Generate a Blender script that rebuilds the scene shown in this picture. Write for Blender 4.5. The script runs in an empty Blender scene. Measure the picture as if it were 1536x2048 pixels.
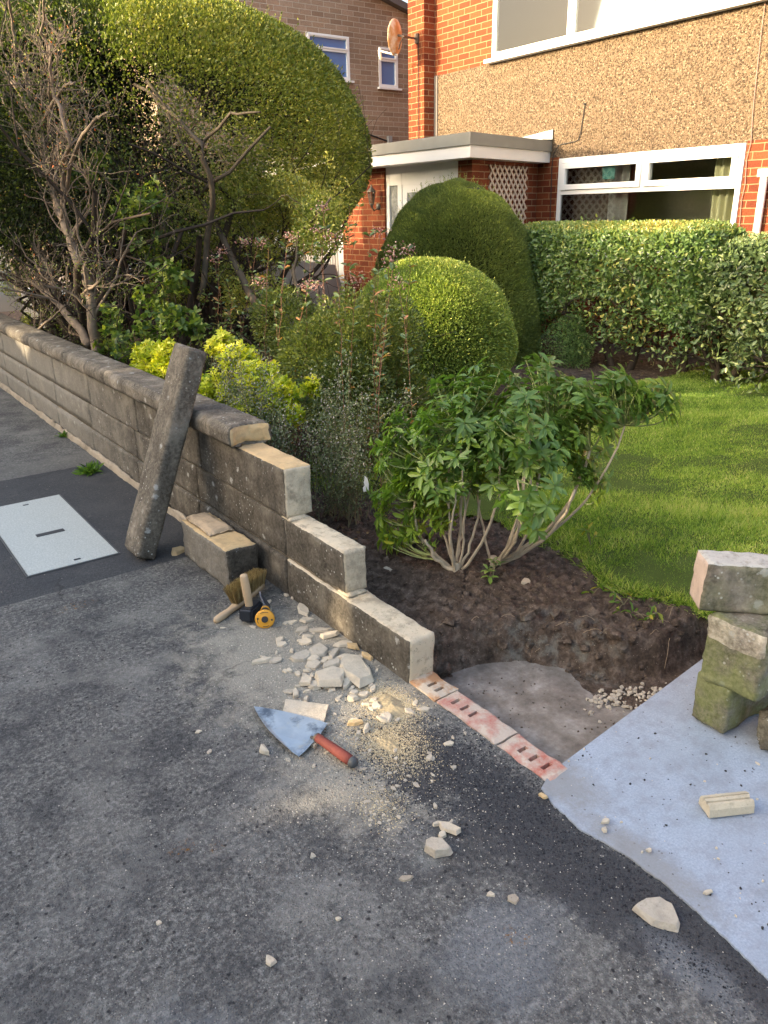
import bpy, bmesh, math, random
import numpy as np
from mathutils import Vector, Matrix, noise as mn
from math import radians as RD, sin, cos, pi

# ------------------------------------------------------------------ camera, light, exposure
SC = bpy.context.scene
# world axes: +X goes from the road into the garden, +Y goes away along the garden wall, ground z = 0
TH = RD(35.5)
FPX = 1555.0
def cam_basis():
    dn = np.array([82.0, FPX*FPX/599.0, FPX]); dn /= np.linalg.norm(dn); up = -dn
    z = np.array([0, 0, 1.0]); fw = z-up*(z@up); fw /= np.linalg.norm(fw); rt = np.cross(dn, fw)
    R = np.array([rt, fw, up])
    U = np.array([-sin(TH), cos(TH), 0]); N = np.array([cos(TH), sin(TH), 0])
    return np.array([N, U, [0, 0, 1]]) @ R
RC = cam_basis()                      # maps (right, down, forward) to world
CO = np.array([0, 0, 1.6])
cam = bpy.data.cameras.new('camera'); camo = bpy.data.objects.new('camera', cam)
SC.collection.objects.link(camo); SC.camera = camo
cam.sensor_fit = 'VERTICAL'; cam.sensor_height = 24; cam.lens = 24*FPX/2048
cam.clip_start = .05; cam.clip_end = 500
m = Matrix.Identity(4)
for i in range(3):
    m[i][0] = RC[i][0]; m[i][1] = -RC[i][1]; m[i][2] = -RC[i][2]; m[i][3] = CO[i]
camo.matrix_world = m

SUNL = Vector((1.8, -0.45, -0.53))    # the way sunlight travels
w = bpy.data.worlds.new('World'); SC.world = w; w.use_nodes = True
nt = w.node_tree
sky = nt.nodes.new('ShaderNodeTexSky'); sky.sky_type = 'NISHITA'; sky.sun_disc = False
sky.sun_elevation = math.atan2(.53, math.hypot(1.8, .45))
sky.sun_rotation = math.atan2(-1.8, .45)
sky.air_density = 1.0; sky.dust_density = 5.0; sky.ozone_density = .3
bg = nt.nodes['Background']; nt.links.new(sky.outputs[0], bg.inputs[0]); bg.inputs[1].default_value = .15
sl = bpy.data.lights.new('sun', 'SUN'); sl.energy = 2.0; sl.angle = RD(.5); sl.color = (1, .8, .54)
so = bpy.data.objects.new('sun', sl); SC.collection.objects.link(so)
so.rotation_euler = SUNL.to_track_quat('-Z', 'Y').to_euler()
SC.view_settings.view_transform = 'Standard'; SC.view_settings.look = 'None'
SC.view_settings.exposure = 2.38; SC.view_settings.gamma = 1
try: SC.cycles.max_bounces = 6; SC.cycles.transparent_max_bounces = 12
except Exception: pass

rng = np.random.default_rng(7); random.seed(7)

# ------------------------------------------------------------------ helpers
def ray(px, py):
    return RC @ np.array([px-768, py-1024, FPX])
def G(px, py, h=0.0):
    d = ray(px, py); t = (h-CO[2])/d[2]; return CO+t*d
def PX(px, py, x):                    # on the plane x = const
    d = ray(px, py); t = x/d[0]; return CO+t*d
def link(o): SC.collection.objects.link(o); return o
def tag(o, label=None, cat=None, group=None, kind=None):
    if label: o['label'] = label
    if cat: o['category'] = cat
    if group: o['group'] = group
    if kind: o['kind'] = kind
    return o
def thing(name, label, cat, loc=(0, 0, 0), group=None):
    o = bpy.data.objects.new(name, None); o.empty_display_size = .1; link(o); o.location = loc
    return tag(o, label, cat, group)

class MB:
    def __init__(s): s.v = []; s.f = []; s.m = []; s.n = 0
    def add(s, vs, fs, mi=0):
        b = s.n
        s.v.extend([tuple(map(float, p)) for p in vs]); s.n += len(vs)
        s.f.extend([[b+i for i in f] for f in fs])
        s.m.extend([mi]*len(fs) if isinstance(mi, int) else mi)
    def box(s, a, b, mi=0):
        x0, y0, z0 = a; x1, y1, z1 = b
        s.add([(x0,y0,z0),(x1,y0,z0),(x1,y1,z0),(x0,y1,z0),(x0,y0,z1),(x1,y0,z1),(x1,y1,z1),(x0,y1,z1)],
              [(0,3,2,1),(4,5,6,7),(0,1,5,4),(1,2,6,5),(2,3,7,6),(3,0,4,7)], mi)
    def obox(s, c, ex, ey, ez, mi=0):  # oriented box: centre and three half-axis vectors
        c, ex, ey, ez = map(np.array, (c, ex, ey, ez)); vs = []
        for k in (-1, 1):
            for (i, j) in ((-1,-1),(1,-1),(1,1),(-1,1)): vs.append(c+i*ex+j*ey+k*ez)
        s.add(vs, [(0,3,2,1),(4,5,6,7),(0,1,5,4),(1,2,6,5),(2,3,7,6),(3,0,4,7)], mi)
    def tube(s, pts, rad, n=6, mi=0, cap=True, flat=None):
        pts = [Vector(p) for p in pts]
        if not hasattr(rad, '__len__'): rad = [rad]*len(pts)
        ring = []; up = Vector((0.13, .31, .94))
        for i, p in enumerate(pts):
            d = (pts[min(i+1, len(pts)-1)]-pts[max(i-1, 0)])
            d = d.normalized() if d.length > 1e-9 else Vector((0, 0, 1))
            a = d.cross(up)
            if a.length < .05: a = d.cross(Vector((1, 0, 0)))
            a.normalize(); b = d.cross(a)
            for k in range(n):
                t = 2*pi*k/n; ring.append(p+(a*cos(t)+b*sin(t))*rad[i])
        fs = []
        for i in range(len(pts)-1):
            for k in range(n):
                fs.append((i*n+k, i*n+(k+1) % n, (i+1)*n+(k+1) % n, (i+1)*n+k))
        if cap: fs.append(tuple(range(n-1, -1, -1))); fs.append(tuple(range((len(pts)-1)*n, len(pts)*n)))
        s.add(ring, fs, mi)
    def lathe(s, o, ax, prof, n=24, mi=0):  # prof: (distance along axis, radius)
        ax = Vector(ax).normalized(); a = ax.orthogonal().normalized(); b = ax.cross(a); o = Vector(o); vs = []; fs = []
        for (h, r) in prof:
            for k in range(n): t = 2*pi*k/n; vs.append(o+ax*h+(a*cos(t)+b*sin(t))*r)
        for i in range(len(prof)-1):
            for k in range(n): fs.append((i*n+k, i*n+(k+1) % n, (i+1)*n+(k+1) % n, (i+1)*n+k))
        fs.append(tuple(range(n-1, -1, -1))); fs.append(tuple(range((len(prof)-1)*n, len(prof)*n)))
        s.add(vs, fs, mi)
    def prism(s, poly, off, mi=0):    # polygon (list of 3D points) extruded by off
        n = len(poly); off = np.array(off, float); vs = [np.array(p, float) for p in poly]; vs += [p+off for p in vs]
        fs = [tuple(range(n-1, -1, -1)), tuple(range(n, 2*n))]+[(i, (i+1) % n, n+(i+1) % n, n+i) for i in range(n)]
        s.add(vs, fs, mi)
    def build(s, name, mats, parent=None, smooth=False, label=None, fix=True):
        me = bpy.data.meshes.new(name)
        off = Vector(parent_base(parent)) if parent else Vector((0, 0, 0))
        me.from_pydata([(x-off.x, y-off.y, z-off.z) for x, y, z in s.v], [], s.f)
        if not isinstance(mats, (list, tuple)): mats = [mats]
        for mt in mats: me.materials.append(mt)
        me.polygons.foreach_set('material_index', s.m)
        if smooth: me.polygons.foreach_set('use_smooth', [True]*len(s.f))
        if fix:
            bm = bmesh.new(); bm.from_mesh(me); bmesh.ops.recalc_face_normals(bm, faces=bm.faces); bm.to_mesh(me); bm.free()
        me.update()
        o = link(bpy.data.objects.new(name, me))
        if parent: o.parent = parent
        if label: o['label'] = label
        return o
def parent_base(p):
    v = Vector(p.location)
    while p.parent: p = p.parent; v += Vector(p.location)
    return v

def rough(b0, b1, res=.02, amp=.004, freq=9, seed=0, rnd=.006, M=None, big=0.0, wob=.9):
    """a block with chipped, uneven faces; returns verts, faces, axis of each face (0..5 = -x +x -y +y -z +z)"""
    b0 = np.array(b0, float); b1 = np.array(b1, float); d = b1-b0
    n = [max(2, int(round(k/res))) for k in d]
    idx = {}; vs = []; fs = []; ax = []
    def vid(i, j, k):
        key = (i, j, k)
        if key in idx: return idx[key]
        q = np.array([i/n[0], j/n[1], k/n[2]]); p = b0+q*d
        c = np.minimum(p-b0, b1-p)                         # distance to faces
        e = np.sort(c)[:2]
        r = rnd*(1.3+wob*mn.noise(Vector(p*13)+Vector((seed, 0, 0))))
        if e[1] < r*1.2:                                    # round and chip the edges
            ctr = (b0+b1)/2
            pull = (r*1.2-e[1])*.5
            for a in range(3):
                if c[a] < r*1.2: p[a] += pull*(1 if p[a] < ctr[a] else -1)
        nv = mn.noise_vector(Vector(p*freq)+Vector((seed*3.1, seed, 0)))*amp*.5 + mn.noise_vector(Vector(p*freq*3.3)+Vector((seed, 5, 0)))*amp*.35 + mn.noise_vector(Vector(p*freq*8)+Vector((seed, 5, 7)))*amp*.22
        if big: nv += mn.noise_vector(Vector(p*3)+Vector((seed, 9, 2)))*big*.6
        p = Vector(p)+nv
        if M is not None: p = M @ p
        idx[key] = len(vs); vs.append(p); return idx[key]
    for a, (u, v_) in enumerate(((1, 2), (0, 2), (0, 1))):
        for side in (0, 1):
            for i in range(n[u]):
                for j in range(n[v_]):
                    q = []
                    for (di, dj) in ((0,0),(1,0),(1,1),(0,1)):
                        k = [0, 0, 0]; k[a] = n[a] if side else 0; k[u] = i+di; k[v_] = j+dj; q.append(vid(*k))
                    if (side == 0) ^ (a == 1): q = q[::-1]
                    fs.append(q); ax.append(a*2+side)
    return vs, fs, ax

def shard(c, size, seed, flat=.5, rot=None, sub=1, tilt=.15):
    """an angular stone chip: hull of random points, bevelled a little; lies with its lowest point at c.z"""
    r = np.random.default_rng(seed); L, W, H = size; H *= .8
    pts = []
    n = int(r.integers(5, 8))
    for k in range(n):
        a = 2*pi*(k+r.uniform(-.3, .3))/n; rr = r.uniform(.62, 1.08)
        x = cos(a)*rr*L/2*1.12; y = sin(a)*rr*W/2*1.12
        pts.append((x, y, -H/2*r.uniform(.6, 1))); pts.append((x*r.uniform(.72, .98), y*r.uniform(.72, .98), H/2*r.uniform(.5, 1.)))
    bm = bmesh.new()
    for p in pts: bm.verts.new(p)
    bmesh.ops.convex_hull(bm, input=bm.verts)
    for v in [v for v in bm.verts if not v.link_faces]: bm.verts.remove(v)
    bmesh.ops.dissolve_limit(bm, angle_limit=.22, verts=bm.verts, edges=bm.edges)
    try: bmesh.ops.bevel(bm, geom=list(bm.edges), offset=min(L, W, H)*.05, segments=1, affect='EDGES')
    except Exception: pass
    bmesh.ops.triangulate(bm, faces=bm.faces)
    if sub:
        bmesh.ops.subdivide_edges(bm, edges=bm.edges, cuts=sub, use_grid_fill=True)
    s = min(L, W)
    for v in bm.verts: v.co += mn.noise_vector(v.co*(5/s)+Vector((seed, 0, 0)))*s*.035
    if rot is None: rot = r.uniform(0, 2*pi)
    Mx = Matrix.Rotation(rot, 4, 'Z') @ Matrix.Rotation(r.uniform(-tilt, tilt), 4, 'X') @ Matrix.Rotation(r.uniform(-tilt, tilt), 4, 'Y')
    for v in bm.verts: v.co = Mx @ v.co
    zm = min(v.co.z for v in bm.verts)
    for v in bm.verts: v.co += Vector((c[0], c[1], c[2]-zm-.001))
    bm.verts.index_update()
    vs = [v.co.copy() for v in bm.verts]; fs = [[v.index for v in f.verts] for f in bm.faces]; bm.free()
    return vs, fs

# ---- big leaf clouds through numpy
LEAF4 = (np.array([(0,0,0),(.5,.5,.12),(1,0,0),(.5,-.5,.12)]), [(0,1,2),(0,2,3)])
LEAF8 = (np.array([(0,0,0),(.3,.36,.06),(.3,0,-.02),(.3,-.36,.06),(.7,.42,.02),(.7,0,-.07),(.7,-.42,.02),(1,0,-.16)]),
         [(0,1,2),(0,2,3),(1,4,5,2),(2,5,6,3),(4,7,5),(5,7,6)])
BLADE = (np.array([(0,.5,0),(0,-.5,0),(1,0,0)]), [(0,1,2)])
def norm(a): return a/np.maximum(np.linalg.norm(a, axis=1, keepdims=True), 1e-9)
def leaves(P, A, Nn, L, W, tmpl=LEAF4):
    """P bases, A leaf axes, Nn face normals, L lengths, W widths -> dict"""
    n = len(P); A = norm(A); B = norm(np.cross(Nn, A)); Cc = np.cross(A, B)
    T = tmpl[0]; L = np.broadcast_to(L, n)[:, None, None]; W = np.broadcast_to(W, n)[:, None, None]
    V = P[:, None, :]+A[:, None, :]*T[None, :, 0:1]*L+B[:, None, :]*T[None, :, 1:2]*W+Cc[:, None, :]*T[None, :, 2:3]*L
    return V.reshape(-1, 3), len(T), tmpl[1], n
def cloud(name, V, k, faces, n, mat, parent=None, rnd=None, seed=1):
    me = bpy.data.meshes.new(name)
    if parent: V = V-np.array(parent_base(parent))
    me.vertices.add(len(V)); me.vertices.foreach_set('co', V.astype(np.float32).ravel())
    fl = [len(f) for f in faces]; idx = np.concatenate([np.array(f) for f in faces])
    LI = (np.arange(n)[:, None]*k+idx[None, :]).ravel()
    me.loops.add(len(LI)); me.loops.foreach_set('vertex_index', LI.astype(np.int32))
    tot = np.tile(np.array(fl), n); st = np.concatenate([[0], np.cumsum(tot)[:-1]])
    me.polygons.add(len(tot)); me.polygons.foreach_set('loop_start', st.astype(np.int32))
    try: me.polygons.foreach_set('loop_total', tot.astype(np.int32))
    except Exception: pass
    at = me.attributes.new('rnd', 'FLOAT', 'FACE')
    if rnd is None: rnd = np.random.default_rng(seed).random(n)
    at.data.foreach_set('value', np.repeat(rnd, len(fl)).astype(np.float32))
    me.materials.append(mat); me.update(calc_edges=True)
    o = link(bpy.data.objects.new(name, me))
    if parent: o.parent = parent
    return o
def fnoise(P, f, seed=0):             # cheap smooth noise for arrays
    r = np.random.default_rng(seed); s = 0
    for i in range(6):
        k = r.normal(size=3); k = k/np.linalg.norm(k)*f*r.uniform(.6, 1.7); s = s+np.sin(P@k+r.uniform(0, 6.28))
    return s/6**.5/1.2
def sph(n): return norm(rng.normal(size=(n, 3)))

# ------------------------------------------------------------------ materials
def mat(name): 
    mt = bpy.data.materials.new(name); mt.use_nodes = True; t = mt.node_tree
    return mt, t, t.nodes['Principled BSDF']
def nd(t, typ, **kw):
    n = t.nodes.new(typ)
    for k, v in kw.items():
        if k[0] == '_': setattr(n, k[1:], v)
        else: n.inputs[k.replace('_', ' ')].default_value = v
    return n
def ramp(t, src, stops):
    r = t.nodes.new('ShaderNodeValToRGB'); e = r.color_ramp.elements
    while len(e) < len(stops): e.new(.5)
    for i, (p, c) in enumerate(stops):
        e[i].position = p; e[i].color = (*c, 1) if hasattr(c, '__len__') else (c, c, c, 1)
    t.links.new(src, r.inputs[0]); return r.outputs[0]
def mixc(t, f, a, b, mode='MIX'):
    n = t.nodes.new('ShaderNodeMix'); n.data_type = 'RGBA'; n.blend_type = mode
    for s, v in ((0, f), (6, a), (7, b)):
        if hasattr(v, 'is_output'): t.links.new(v, n.inputs[s])
        elif s == 0: n.inputs[0].default_value = v
        else: n.inputs[s].default_value = (*v, 1)
    return n.outputs[2]
def mth(t, op, a, b=None, clamp=False):
    n = t.nodes.new('ShaderNodeMath'); n.operation = op; n.use_clamp = clamp
    for s, v in ((0, a), (1, b)):
        if v is None: continue
        if hasattr(v, 'is_output'): t.links.new(v, n.inputs[s])
        else: n.inputs[s].default_value = v
    return n.outputs[0]
def coord(t): return t.nodes.new('ShaderNodeTexCoord').outputs['Object']
def noi(t, co, sc, det=4, rough=.55, off=None):
    n = nd(t, 'ShaderNodeTexNoise', Scale=sc, Detail=det, Roughness=rough)
    if off:
        mp = nd(t, 'ShaderNodeMapping'); mp.inputs[1].default_value = off; t.links.new(co, mp.inputs[0]); co = mp.outputs[0]
    t.links.new(co, n.inputs[0]); return n.outputs[0]
def vor(t, co, sc, out='Distance', rnd=1):
    n = nd(t, 'ShaderNodeTexVoronoi', Scale=sc, Randomness=rnd); t.links.new(co, n.inputs[0]); return n.outputs[out]
def bump(t, b, h, strength=.5, dist=.005):
    n = nd(t, 'ShaderNodeBump', Strength=strength, Distance=dist); t.links.new(h, n.inputs['Height']); t.links.new(n.outputs[0], b.inputs['Normal'])
def simple(name, col, rough=.6, metal=0, var=.15, sc=20, bmp=.1, spec=.5):
    mt, t, b = mat(name); co = coord(t); n = noi(t, co, sc, 5)
    c = mixc(t, n, tuple(x*(1-var) for x in col), tuple(min(1, x*(1+var)) for x in col))
    t.links.new(c, b.inputs['Base Color']); b.inputs['Roughness'].default_value = rough; b.inputs['Metallic'].default_value = metal
    b.inputs['Specular IOR Level'].default_value = spec
    if bmp: bump(t, b, noi(t, co, sc*6, 4), bmp, .003)
    return mt
def leafmat(name, stops, rough=.45, trans=.3, tcol=None, spec=.4):
    mt, t, b = mat(name); at = nd(t, 'ShaderNodeAttribute', _attribute_name='rnd')
    c = ramp(t, at.outputs['Fac'], stops); t.links.new(c, b.inputs['Base Color'])
    b.inputs['Roughness'].default_value = rough; b.inputs['Specular IOR Level'].default_value = spec
    tr = nd(t, 'ShaderNodeBsdfTranslucent'); mx = nd(t, 'ShaderNodeMixShader', Fac=trans)
    c2 = mixc(t, 1.0, c, tcol or (1.6, 1.7, .7), 'MULTIPLY'); t.links.new(c2, tr.inputs[0])
    t.links.new(b.outputs[0], mx.inputs[1]); t.links.new(tr.outputs[0], mx.inputs[2])
    t.links.new(mx.outputs[0], t.nodes['Material Output'].inputs[0]); return mt
def blobmask(t, co, pts, soft=1.0):
    """pts: (x, y, radius x, radius y) stains on the ground; returns 0..1"""
    out = None
    for (x, y, rx, ry) in pts:
        mp = nd(t, 'ShaderNodeMapping'); mp.vector_type = 'TEXTURE'
        mp.inputs[1].default_value = (x, y, 0); mp.inputs[3].default_value = (rx, ry, 100)
        t.links.new(co, mp.inputs[0]); g = nd(t, 'ShaderNodeTexGradient', _gradient_type='SPHERICAL')
        t.links.new(mp.outputs[0], g.inputs[0]); v = g.outputs[1]
        out = v if out is None else mth(t, 'MAXIMUM', out, v)
    return out

# asphalt
def asphalt():
    mt, t, b = mat('asphalt'); co = coord(t)
    big = noi(t, co, 1.6, 6, .6); mid = noi(t, co, 9, 5); fine = noi(t, co, 110, 3, .7)
    agg = vor(t, co, 150); aggc = vor(t, co, 150, 'Color')
    base = ramp(t, fine, [(.3, (.03, .03, .03)), (.5, (.11, .108, .1)), (.7, (.27, .262, .245))])
    base = mixc(t, mth(t, 'MULTIPLY', ramp(t, big, [(.3, 0), (.7, 1)]), .55), base, (.085, .083, .08), 'MIX')
    base = mixc(t, .55, base, ramp(t, noi(t, co, 58, 5, .75), [(.36, (.022, .022, .024)), (.5, (.10, .098, .092)), (.62, (.30, .29, .265))]))
    base = mixc(t, ramp(t, vor(t, co, 95), [(.1, .55), (.2, 0)]), base, (.4, .385, .35))
    base = mixc(t, mth(t, 'MULTIPLY', ramp(t, noi(t, co, 4.2, 9, .72, (8, 3, 0)), [(.47, 0), (.6, 1)]), .6), base, (.035, .036, .04))
    base = mixc(t, mth(t, 'MULTIPLY', ramp(t, noi(t, co, 2.6, 9, .75, (1, 9, 0)), [(.52, 0), (.68, 1)]), .5), base, (.26, .255, .235))
    # worn pale patches
    base = mixc(t, mth(t, 'MULTIPLY', ramp(t, noi(t, co, 3.3, 6, .65, (4, 2, 0)), [(.5, 0), (.72, 1)]), .45), base, (.28, .27, .24))
    # fine dark pits and pale specks
    base = mixc(t, ramp(t, mth(t, 'ADD', vor(t, co, 27), mth(t, 'MULTIPLY', mth(t, 'SUBTRACT', fine, .5), .3)), [(.08, .9), (.17, 0)]), base, (.018, .018, .02))
    sp = ramp(t, vor(t, co, 55), [(.055, 1), (.1, 0)])
    base = mixc(t, mth(t, 'MULTIPLY', sp, ramp(t, mid, [(.45, 0), (.6, .8)])), base, (.45, .44, .41))
    # dark trench reinstatement strips crossing the path
    sep = nd(t, 'ShaderNodeSeparateXYZ'); t.links.new(co, sep.inputs[0])
    yj = mth(t, 'ADD', sep.outputs[1], mth(t, 'MULTIPLY', mth(t, 'SUBTRACT', noi(t, co, 14, 4), .5), .03))
    s1 = mth(t, 'MULTIPLY', mth(t, 'GREATER_THAN', yj, 3.5), mth(t, 'LESS_THAN', yj, 5.42))
    base = mixc(t, mth(t, 'MULTIPLY', s1, .8), base, mixc(t, fine, (.012, .013, .016), (.07, .073, .08)))
    s2 = mth(t, 'MULTIPLY', mth(t, 'GREATER_THAN', yj, 5.42), mth(t, 'LESS_THAN', yj, 5.75))
    base = mixc(t, mth(t, 'MULTIPLY', s2, .45), base, (.17, .165, .15))
    # mortar and stone dust
    dn = noi(t, co, 12, 7, .75)
    d1 = blobmask(t, co, [(1.2, 2.35, .55, .75), (1.25, 1.95, .4, .5), (1.05, 1.65, .35, .4)])
    d1 = mth(t, 'MULTIPLY', ramp(t, mth(t, 'ADD', mth(t, 'MULTIPLY', d1, 1.3), mth(t, 'MULTIPLY', mth(t, 'SUBTRACT', dn, .52), 2.4)), [(.22, 0), (.8, 1)]), .8)
    base = mixc(t, d1, base, mixc(t, fine, (.17, .16, .135), (.5, .46, .37)))
    crk = nd(t, 'ShaderNodeTexVoronoi', _feature='DISTANCE_TO_EDGE', Scale=1.1); wv = nd(t, 'ShaderNodeVectorMath', _operation='ADD'); t.links.new(co, wv.inputs[0]); nn_ = nd(t, 'ShaderNodeTexNoise', Scale=6.0, Detail=6.0); t.links.new(co, nn_.inputs[0]); sc_ = nd(t, 'ShaderNodeVectorMath', _operation='SCALE'); t.links.new(nn_.outputs[1], sc_.inputs[0]); sc_.inputs['Scale'].default_value = .25; t.links.new(sc_.outputs[0], wv.inputs[1]); t.links.new(wv.outputs[0], crk.inputs[0])
    base = mixc(t, mth(t, 'MULTIPLY', ramp(t, crk.outputs[0], [(.002, 1), (.007, 0)]), mth(t, 'MULTIPLY', ramp(t, big, [(.45, 0), (.6, 1)]), .6)), base, (.02, .02, .02))
    # white splashes
    ws = mth(t, 'MULTIPLY', ramp(t, noi(t, co, 22, 8, .85, (3, 7, 1)), [(.6, 0), (.67, 1)]),
             ramp(t, blobmask(t, co, [(.76, 1.5, .28, .38), (.9, 1.75, .2, .2), (.95, .95, .25, .3), (1.0, 1.25, .2, .2), (.72, 2.02, .1, .1), (1.1, 1.1, .3, .3), (.35, 1.3, .12, .12)]), [(.1, 0), (.5, .75)]))
    base = mixc(t, ws, base, (.5, .51, .5))
    # loosened black bitumen beside the concrete and bricks
    bl = blobmask(t, co, [(1.3, 1.1, .2, .8), (1.36, .75, .12, .6), (1.25, 1.55, .25, .35)])
    bl = ramp(t, mth(t, 'ADD', bl, mth(t, 'MULTIPLY', mth(t, 'SUBTRACT', noi(t, co, 17, 9, .85), .56), 2.6)), [(.1, 0), (.3, .9)])
    base = mixc(t, bl, base, mixc(t, noi(t, co, 75, 5, .8), (.004, .004, .005), (.1, .1, .105)))
    # damp pale film near the corner
    fl = ramp(t, mth(t, 'ADD', blobmask(t, co, [(.98, .92, .3, .25), (1.28, .62, .1, .25), (.2, 1.1, .3, .3)]), mth(t, 'SUBTRACT', noi(t, co, 8, 6, .7), .6)), [(.2, 0), (.6, .35)])
    base = mixc(t, fl, base, (.25, .265, .28))
    # moss and rust
    ms = mth(t, 'MULTIPLY', ramp(t, noi(t, co, 60, 5, .8), [(.55, 0), (.62, 1)]), ramp(t, blobmask(t, co, [(.5, 1.67, .06, .04), (.57, 1.62, .05, .03), (1.02, .93, .05, .05), (.66, 3.3, .14, .06)]), [(.2, 0), (.5, .9)]))
    base = mixc(t, ms, base, (.22, .1, .02))
    t.links.new(base, b.inputs['Base Color']); b.inputs['Roughness'].default_value = .85; b.inputs['Specular IOR Level'].default_value = .3
    h = mth(t, 'ADD', fine, mth(t, 'MULTIPLY', ramp(t, agg, [(0, 1), (.5, 0)]), .6))
    h = mth(t, 'ADD', h, mth(t, 'MULTIPLY', noi(t, co, 45, 4), .8))
    bump(t, b, h, 1.0, .005); return mt
def concrete():
    mt, t, b = mat('concrete'); co = coord(t)
    f = noi(t, co, 160, 4, .7); g = noi(t, co, 5, 6, .6)
    c = ramp(t, f, [(.25, (.25, .29, .345)), (.7, (.40, .455, .54))])
    c = mixc(t, mth(t, 'MULTIPLY', ramp(t, g, [(.4, 0), (.7, 1)]), .5), c, (.26, .29, .33))
    c = mixc(t, ramp(t, vor(t, co, 30), [(.07, .85), (.11, 0)]), c, (.1, .1, .11))
    c = mixc(t, mth(t, 'MULTIPLY', ramp(t, noi(t, co, 13, 7, .75, (5, 5, 0)), [(.46, 0), (.66, 1)]), .4), c, (.17, .17, .17))
    edge = blobmask(t, co, [(1.5, 1.25, .16, .3), (1.45, .9, .1, .4)])
    c = mixc(t, ramp(t, mth(t, 'ADD', edge, mth(t, 'SUBTRACT', noi(t, co, 30, 6, .8), .6)), [(.15, 0), (.6, .6)]), c, (.22, .21, .19))
    t.links.new(c, b.inputs['Base Color']); b.inputs['Roughness'].default_value = .8
    bump(t, b, mth(t, 'ADD', f, noi(t, co, 30, 5)), .35, .003); return mt
def soil():
    mt, t, b = mat('soil'); co = coord(t)
    n = noi(t, co, 22, 8, .75); f = noi(t, co, 90, 4, .7)
    c = ramp(t, n, [(.36, (.042, .03, .022)), (.5, (.11, .08, .06)), (.68, (.27, .21, .165))])
    c = mixc(t, mth(t, 'MULTIPLY', f, .5), c, (.07, .055, .045))
    # pale mortar smears on the cut bank
    m1 = mth(t, 'MULTIPLY', ramp(t, noi(t, co, 14, 6, .7, (2, 2, 2)), [(.5, 0), (.66, 1)]), ramp(t, blobmask(t, co, [(2.0, 1.75, .45, .35)]), [(.1, 0), (.5, .6)]))
    c = mixc(t, m1, c, (.25, .25, .22))
    c = mixc(t, ramp(t, vor(t, co, 60), [(.06, .8), (.12, 0)]), c, (.4, .34, .26))
    t.links.new(c, b.inputs['Base Color']); b.inputs['Roughness'].default_value = .95; b.inputs['Specular IOR Level'].default_value = .15
    bump(t, b, mth(t, 'ADD', n, mth(t, 'MULTIPLY', f, .5)), 1, .02); return mt
def footing():
    mt, t, b = mat('footing_concrete'); co = coord(t)
    n = noi(t, co, 9, 8, .7); f = noi(t, co, 70, 5, .7)
    c = ramp(t, n, [(.34, (.09, .075, .06)), (.5, (.21, .185, .155)), (.66, (.38, .355, .32))])
    c = mixc(t, mth(t, 'MULTIPLY', f, .5), c, (.2, .18, .16))
    t.links.new(c, b.inputs['Base Color']); b.inputs['Roughness'].default_value = .85
    bump(t, b, mth(t, 'ADD', n, f), .6, .006); return mt
def stone_old(name='weathered_stone', moss=0.0, seed=0, dark=1.0):
    mt, t, b = mat(name); co = coord(t); o = (seed, seed*2, 0)
    n = noi(t, co, 7, 8, .65, o); f = noi(t, co, 75, 5, .7)
    d = dark
    c = ramp(t, n, [(.28, (.026*d, .022*d, .017*d)), (.5, (.075*d, .065*d, .051*d)), (.72, (.2*d, .175*d, .138*d))])
    c = mixc(t, mth(t, 'MULTIPLY', ramp(t, f, [(.4, 0), (.7, 1)]), .35), c, (.3*d, .27*d, .22*d))
    # dark algae streaks
    mp = nd(t, 'ShaderNodeMapping'); mp.inputs[3].default_value = (14, 14, 2.2); t.links.new(co, mp.inputs[0])
    st = noi(t, mp.outputs[0], 1, 5, .6)
    c = mixc(t, mth(t, 'MULTIPLY', ramp(t, st, [(.45, 0), (.7, 1)]), .5), c, (.035, .03, .026))
    # lichen spots
    lm = ramp(t, noi(t, co, 5, 4, .6, (7+seed, 1, 2)), [(.45, 0), (.6, 1)])
    l1 = ramp(t, mth(t, 'ADD', vor(t, co, 42), mth(t, 'MULTIPLY', mth(t, 'SUBTRACT', f, .5), .4)), [(.1, .85), (.2, 0)])
    c = mixc(t, mth(t, 'MULTIPLY', l1, lm), c, (.5, .5, .46))
    l2 = ramp(t, mth(t, 'ADD', vor(t, co, 9), mth(t, 'MULTIPLY', mth(t, 'SUBTRACT', f, .5), .5)), [(.08, .7), (.15, 0)])
    c = mixc(t, l2, c, (.45, .45, .42))
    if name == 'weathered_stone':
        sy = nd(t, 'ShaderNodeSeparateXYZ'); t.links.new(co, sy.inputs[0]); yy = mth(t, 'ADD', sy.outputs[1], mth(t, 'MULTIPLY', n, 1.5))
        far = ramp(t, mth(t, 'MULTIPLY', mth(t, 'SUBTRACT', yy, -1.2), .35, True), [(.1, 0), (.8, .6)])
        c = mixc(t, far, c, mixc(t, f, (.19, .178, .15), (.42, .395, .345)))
    if moss:
        mm = ramp(t, noi(t, co, 6, 6, .6, (1, 5+seed, 3)), [(.38, 0), (.58, 1)])
        c = mixc(t, mth(t, 'MULTIPLY', mm, moss), c, mixc(t, f, (.09, .11, .025), (.26, .29, .1)))
    t.links.new(c, b.inputs['Base Color']); b.inputs['Roughness'].default_value = .9; b.inputs['Specular IOR Level'].default_value = .2
    bump(t, b, mth(t, 'ADD', n, mth(t, 'MULTIPLY', f, .6)), .7, .008); return mt
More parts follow.
